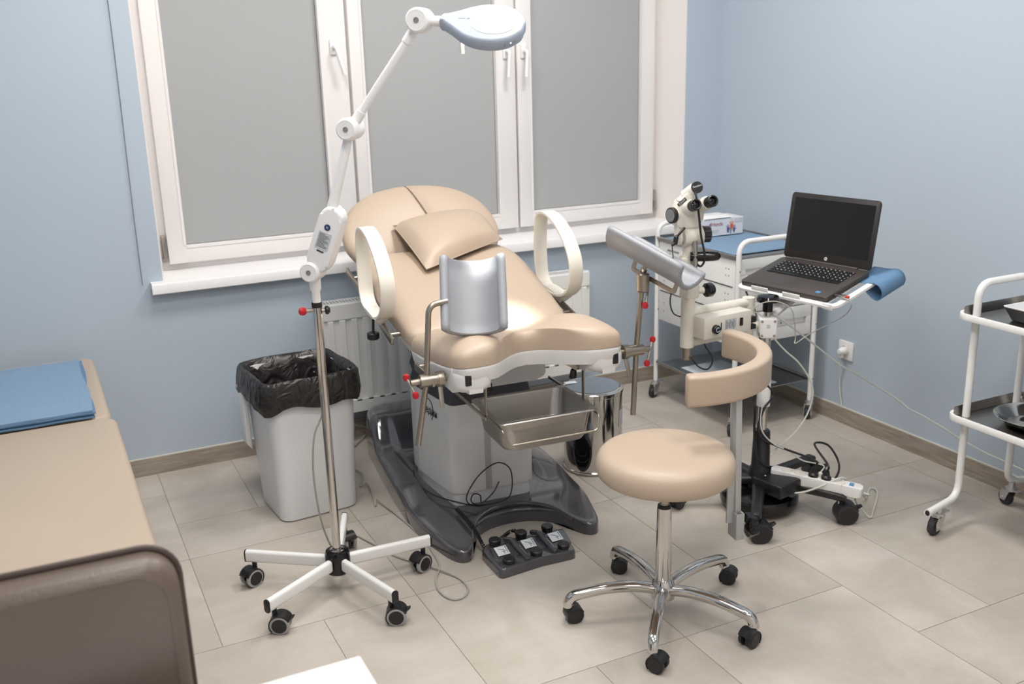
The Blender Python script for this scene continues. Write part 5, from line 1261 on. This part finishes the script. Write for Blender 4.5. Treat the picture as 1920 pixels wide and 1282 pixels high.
# ================================================================== DRAWER TROLLEY
TR = thing('drawer_trolley', 'white drawer trolley on casters in the corner, with a blue sheet on top', 'trolley', (2.89, 3.585, 0))
hx, hy = .225, .285
b = MB(); b.box((0, 0, .595), (2*hx-.006, 2*hy-.004, .388), bev=.003); cab = b.build('cabinet_body', M['white'], TR)
b = MB()
for z in (.547, .665): b.box((-hx+.002, 0, z), (.0025, 2*hy-.03, .0035))
b.build('seam', M['ink'], cab)
b = MB(); 
for y in (-.24, -.22, .24):
    for z in (.45, .49, .60, .63, .71, .74): b.lathe([(.003, 0), (.003, .001), (.0001, .0012)], 10, T(-hx+.003, y, z) @ ry(R(-90)), cap=False)
b.build('rivet', M['inkl'], cab)
for z0, z1 in ((.404, .543), (.549, .662), (.668, .786)):
    zc = (z0+z1)/2
    b = MB(); b.box((0, -hy-.006, (z0+zc-.012)/2), (2*hx-.045, .014, zc-.012-z0), bev=.003); b.box((0, -hy-.006, (z1+zc+.014)/2), (2*hx-.045, .014, z1-zc-.014), bev=.003)
    for s_ in (-1, 1): b.box((s_*(hx-.035), -hy-.006, zc), (.025, .013, .03), bev=.001)
    b.hull([(-.17, -hy-.013, zc-.012), (.17, -hy-.013, zc-.012), (-.17, -hy-.018, zc-.006), (.17, -hy-.018, zc-.006), (-.17, -hy-.006, zc-.02), (.17, -hy-.006, zc-.02)], bev=.001)
    dr = b.build('drawer', M['white'], TR)
    b = MB(); b.lathe([(.004, 0), (.004, .001), (.0001, .0015)], 12, T(.04, -hy-.002, zc) @ rx(R(90)), cap=False); b.build('lock', M['inkl'], dr)
text('side_print', 'медикально', .016, frame((-hx+.0015, .17, .752), (0, -1, 0), (0, 0, 1)), M['inkl'], TR)
b = MB(); b.box((0, 0, .791), (2*hx+.012, 2*hy+.01, .010), bev=.003)
for s_ in (-1, 1): b.box((s_*hx, 0, .799), (.012, 2*hy+.02, .012), bev=.003)
b.build('top_plate', M['steel'], TR)
b = MB(); b.box((0, 0, .178), (2*hx, 2*hy, .006), bev=.002); 
for s_ in (-1, 1): b.tube([(s_*hx, -hy, .186), (s_*hx, hy, .186)], .007, 12)
b.build('bottom_shelf', M['steel'], TR)
for s_ in (-1, 1):
    b = MB(); y = s_*(hy+.016)
    b.tube(fillet([(-hx+.005, y, .085), (-hx+.005, y, .865), (hx-.005, y, .865), (hx-.005, y, .085)], .06, 10), .0115, 18)
    fr = b.build('end_frame', M['white'], TR)
    b = MB()
    for x in (-hx+.005, hx-.005):
        for z in (.19, .45, .74): b.lathe([(.004, 0), (.003, .0025), (.0001, .003)], 12, T(x, y-.0115, z) @ rx(R(90)), cap=False)
    b.build('screw', M['steel'], fr)
    for x, ca in ((-hx+.005, 200 if s_ > 0 else 215), (hx-.005, 215)):
        caster(TR, (x, y, .088), R(ca), rad=.026, wid=.040, h=.088, style='fork')
# things on the trolley
b = MB(); N = 20; vs = []; fs = []
x0, x1, y0, y1 = 2.683, 3.10, 3.33, 3.84
for a in range(N+1):
    for c_ in range(N+1):
        x = x0+(x1-x0)*a/N; y = y0+(y1-y0)*c_/N; vs.append((x, y, .7985+.003+.004*max(0, noise.noise(Vector((x*6, y*6, 1))))+(.006 if c_ < 2 and a > 12 else 0)*0))
for a in range(N):
    for c_ in range(N): i = a*(N+1)+c_; fs.append((i, i+N+1, i+N+2, i+1))
b.add(vs, fs); o = b.build('paper_sheet', M['blue'], None, ang=80); md = o.modifiers.new('thick', 'SOLIDIFY'); md.thickness = .0015
tag(o, 'blue paper sheet covering the top of the white drawer trolley', 'paper sheet')
GB = thing('glove_box', 'white cardboard glove box printed with coloured hands on the drawer trolley', 'box', (2.915, 3.785, .8065), R(-1))
b = MB(); b.box((0, 0, .040), (.255, .125, .080), bev=.0015, seg=1); gx = b.build('carton', M['cardbox'], GB)
b = MB(); b.hull([(-.09, -.05, .080), (.09, -.05, .080), (-.09, .05, .080), (.09, .05, .080), (-.07, -.03, .094), (.05, -.03, .092), (-.07, .03, .095), (.05, .03, .095)], bev=.004); b.build('glove_pad', M['white'], gx)
b = MB(); b.box((-.02, -.061, .0805), (.15, .006, .0012)); b.build('opening', M['ink'], gx)
gm = lambda x, z: frame((x, -.0632, z), (1, 0, 0), (0, 0, 1))
text('box_lettering', '4Hands', .026, gm(-.03, .055), mat('maroon_ink', (150, 80, 95), .6), gx)
text('side_lettering', 'M', .014, gm(-.108, .052), M['inkred'], gx)
def hand(x, z, s_, m):
    b = MB(); mm = gm(x, z)
    b.hull([(-.006*s_, 0, 0), (.006*s_, 0, 0), (-.0065*s_, .014*s_, 0), (.0065*s_, .014*s_, 0), (-.0045*s_, -.010*s_, 0), (.0045*s_, -.010*s_, 0), (0, 0, .0006)], mx=mm)
    for k, (a, l) in enumerate(((-24, .013), (-9, .016), (5, .017), (20, .014))):
        ox = (-.0052+.0035*k)*s_; b.hull([(ox-.0014*s_, .012*s_, 0), (ox+.0014*s_, .012*s_, 0), (ox+math.sin(R(a))*l*s_-.0012*s_, (.012+math.cos(R(a))*l)*s_, 0), (ox+math.sin(R(a))*l*s_+.0012*s_, (.012+math.cos(R(a))*l)*s_, 0), (ox, .014*s_, .0006)], mx=mm)
    b.hull([(.005*s_, .002*s_, 0), (.006*s_, .007*s_, 0), (.013*s_, .013*s_, 0), (.015*s_, .010*s_, 0), (.008*s_, .006*s_, .0006)], mx=mm)
    b.build('printed_hand', m, gx)
hand(.040, .020, 1.0, M['inkpurple']); hand(.060, .034, 1.1, M['inkorange']); hand(.075, .018, .9, M['inkpurple']); hand(.055, .014, .8, M['inkteal'])
b = MB()
for k in range(4):
    for j in range(2): b.box((0, 0, 0), (.007, .008, .0006), mx=gm(.083+k*.0115, .070-j*.012))
b.build('print_icons', M['labelg'], gx)
b = MB()
for k in range(4): b.box((0, 0, 0), (.05-.006*k, .0014, .0006), mx=gm(-.035, .028-k*.005))
b.build('print_lines', M['labelg'], gx)
b = MB(); b.box((2.83, 3.53, .184), (.24, .40, .004), mx=None, bev=.001); tag(b.build('paper_sheet', M['paper']), 'pale white paper sheet on the bottom shelf of the drawer trolley', 'paper sheet')

# ================================================================== TWO-SHELF INSTRUMENT TROLLEY (right edge)
IT = thing('instrument_trolley', 'white tubular two-shelf trolley with steel trays at the right edge', 'trolley', (2.945, 1.92, 0))
ty0, ty1 = -.30, .295
for y in (ty1, ty0):
    b = MB(); s_ = 1 if y > 0 else -1
    b.tube(fillet([(-.325, y-.045*s_, .098), (-.128, y, .098), (-.128, y, .872), (.128, y, .872), (.128, y, .098), (.225, y-.02*s_, .098)], [0, .06, .055, .055, .06, 0], 10), .0128, 18)
    fr = b.build('end_frame', M['white'], IT)
    b = MB(); b.lathe([(.0095, 0), (.0095, .0015), (.0001, .0016)], 18, T(-.3255, y-.045*s_, .098) @ ry(R(-90)), cap=False); b.build('tube_end', M['black'], fr)
    for x in (-.25, .145):
        caster(IT, (x, y-(.03 if x < 0 else .01)*s_, .086), R(190 if x < 0 else 75), rad=.030, wid=.042, h=.086, style='fork')
for z in (.405, .765):
    b = MB(); o_ = rrect(.375, .66, .045, 8); 
    b.tube([(x, y, z) for x, y in o_], .009, 12, closed=True, flat=(.006, .0115), wdir=None)
    sf = b.build('shelf_rim', M['white'], IT)
    b = MB(); o2 = rrect(.359, .644, .038, 8)
    b.loft([[(x, y, z+.003) for x, y in o2], [(x*.985, y*.985, z-.004) for x, y in o2]], cap=False); b.f.append(tuple(range(len(o2), 2*len(o2))))
    sy_ = MB(); 
    b.build('steel_tray', M['steel'], IT)
    b = MB()
    b.hull([(-.155, .315, z-.003), (.172, .315, z-.003), (-.155, .322, z+.028), (.172, .322, z+.028), (-.155, .328, z-.003), (.172, .328, z-.003)]); b.hull([(.172, -.31, z-.003), (.172, .315, z-.003), (.179, -.31, z+.028), (.179, .315, z+.028), (.185, -.31, z-.003), (.185, .315, z-.003)])
    b.build('raised_edge', M['steel'], IT)
DS = thing('round_dish', 'round stainless steel dish on the lower shelf of the right trolley', 'dish', (2.925, 2.03, .404))
b = MB(); b.lathe([(.0001, 0), (.085, 0), (.092, .002), (.115, .028), (.129, .036), (.131, .037), (.129, .0385), (.113, .031), (.090, .0045), (.06, .003), (.055, .006), (.0001, .007)], 64, cap=False); db = b.build('dish_bowl', M['chrome'], DS, ang=40)
s_ = 'МЕДТЕХНИКА'
for k, chh in enumerate(s_):
    a = R(-160+k*7.0); rr_ = .1095; mx = frame((rr_*math.cos(a), rr_*math.sin(a), .020), (-math.sin(a), math.cos(a), 0), (.66*math.cos(a), .66*math.sin(a), .75)); text('stamped_letter', chh, .012, mx, M['ink'], db)
KT = thing('instrument_tray', 'black and white rectangular tray on the top shelf of the right trolley', 'tray', (2.985, 2.03, .763))
b = MB(); r0_ = rrect(.26, .17, .01, 4); r1_ = rrect(.30, .21, .012, 4)
b.loft([[(x, y, .0) for x, y in r0_], [(x, y, .044) for x, y in r1_]], cap=False); b.f.append(tuple(range(len(r0_)))); b.build('tray_body', M['black'], KT)
b = MB(); b.loft([[(x*1.0, y*1.0, .044) for x, y in r1_], [(x*1.01, y*1.015, .047) for x, y in r1_], [(x*.97, y*.96, .047) for x, y in r1_], [(x*.99, y*.98, .006) for x, y in r0_]], cap=False); b.f.append(tuple(range(3*len(r0_), 4*len(r0_)))); b.build('tray_liner', M['whitep'], KT)
# loose cable from the stand along the right wall
cbp = [[2.31, 2.64, .745], [2.38, 2.649, 0.697], [2.45, 2.654, 0.648], [2.53, 2.654, 0.589], [2.64, 2.645, 0.504], [2.73, 2.639, 0.449], [2.82, 2.623, 0.391], [2.9, 2.593, 0.334], [2.94, 2.565, 0.295], [2.98, 2.537, 0.27], [3.04, 2.476, 0.223], [3.075, 2.438, 0.192], [3.11, 2.347, 0.158], [3.125, 2.279, 0.147], [3.14, 2.199, 0.133], [3.15, 2.055, 0.112], [3.15, 1.8, .03], [3.15, 1.6, .005]]
b = MB(); b.tube(curve(cbp, 6), .0034, 8); tag(b.build('long_cable', M['cordw']), 'long pale cable sagging from the colposcope column towards the right trolley along the blue wall', 'cable')
b = MB(); b.tube(curve([(2.345, 2.84, .806), (2.335, 2.82, .78), (2.325, 2.76, .73), (2.30, 2.70, .67), (2.285, 2.675, .60), (2.275, 2.67, .52), (2.262, 2.665, .42)], 8), .0036, 8); b.tube([(2.345, 2.84, .812), (2.343, 2.836, .790)], .0065, 10)
tag(b.build('charger_cable', M['black']), 'black cable dropping from the left corner of the laptop to the stand column', 'cable')
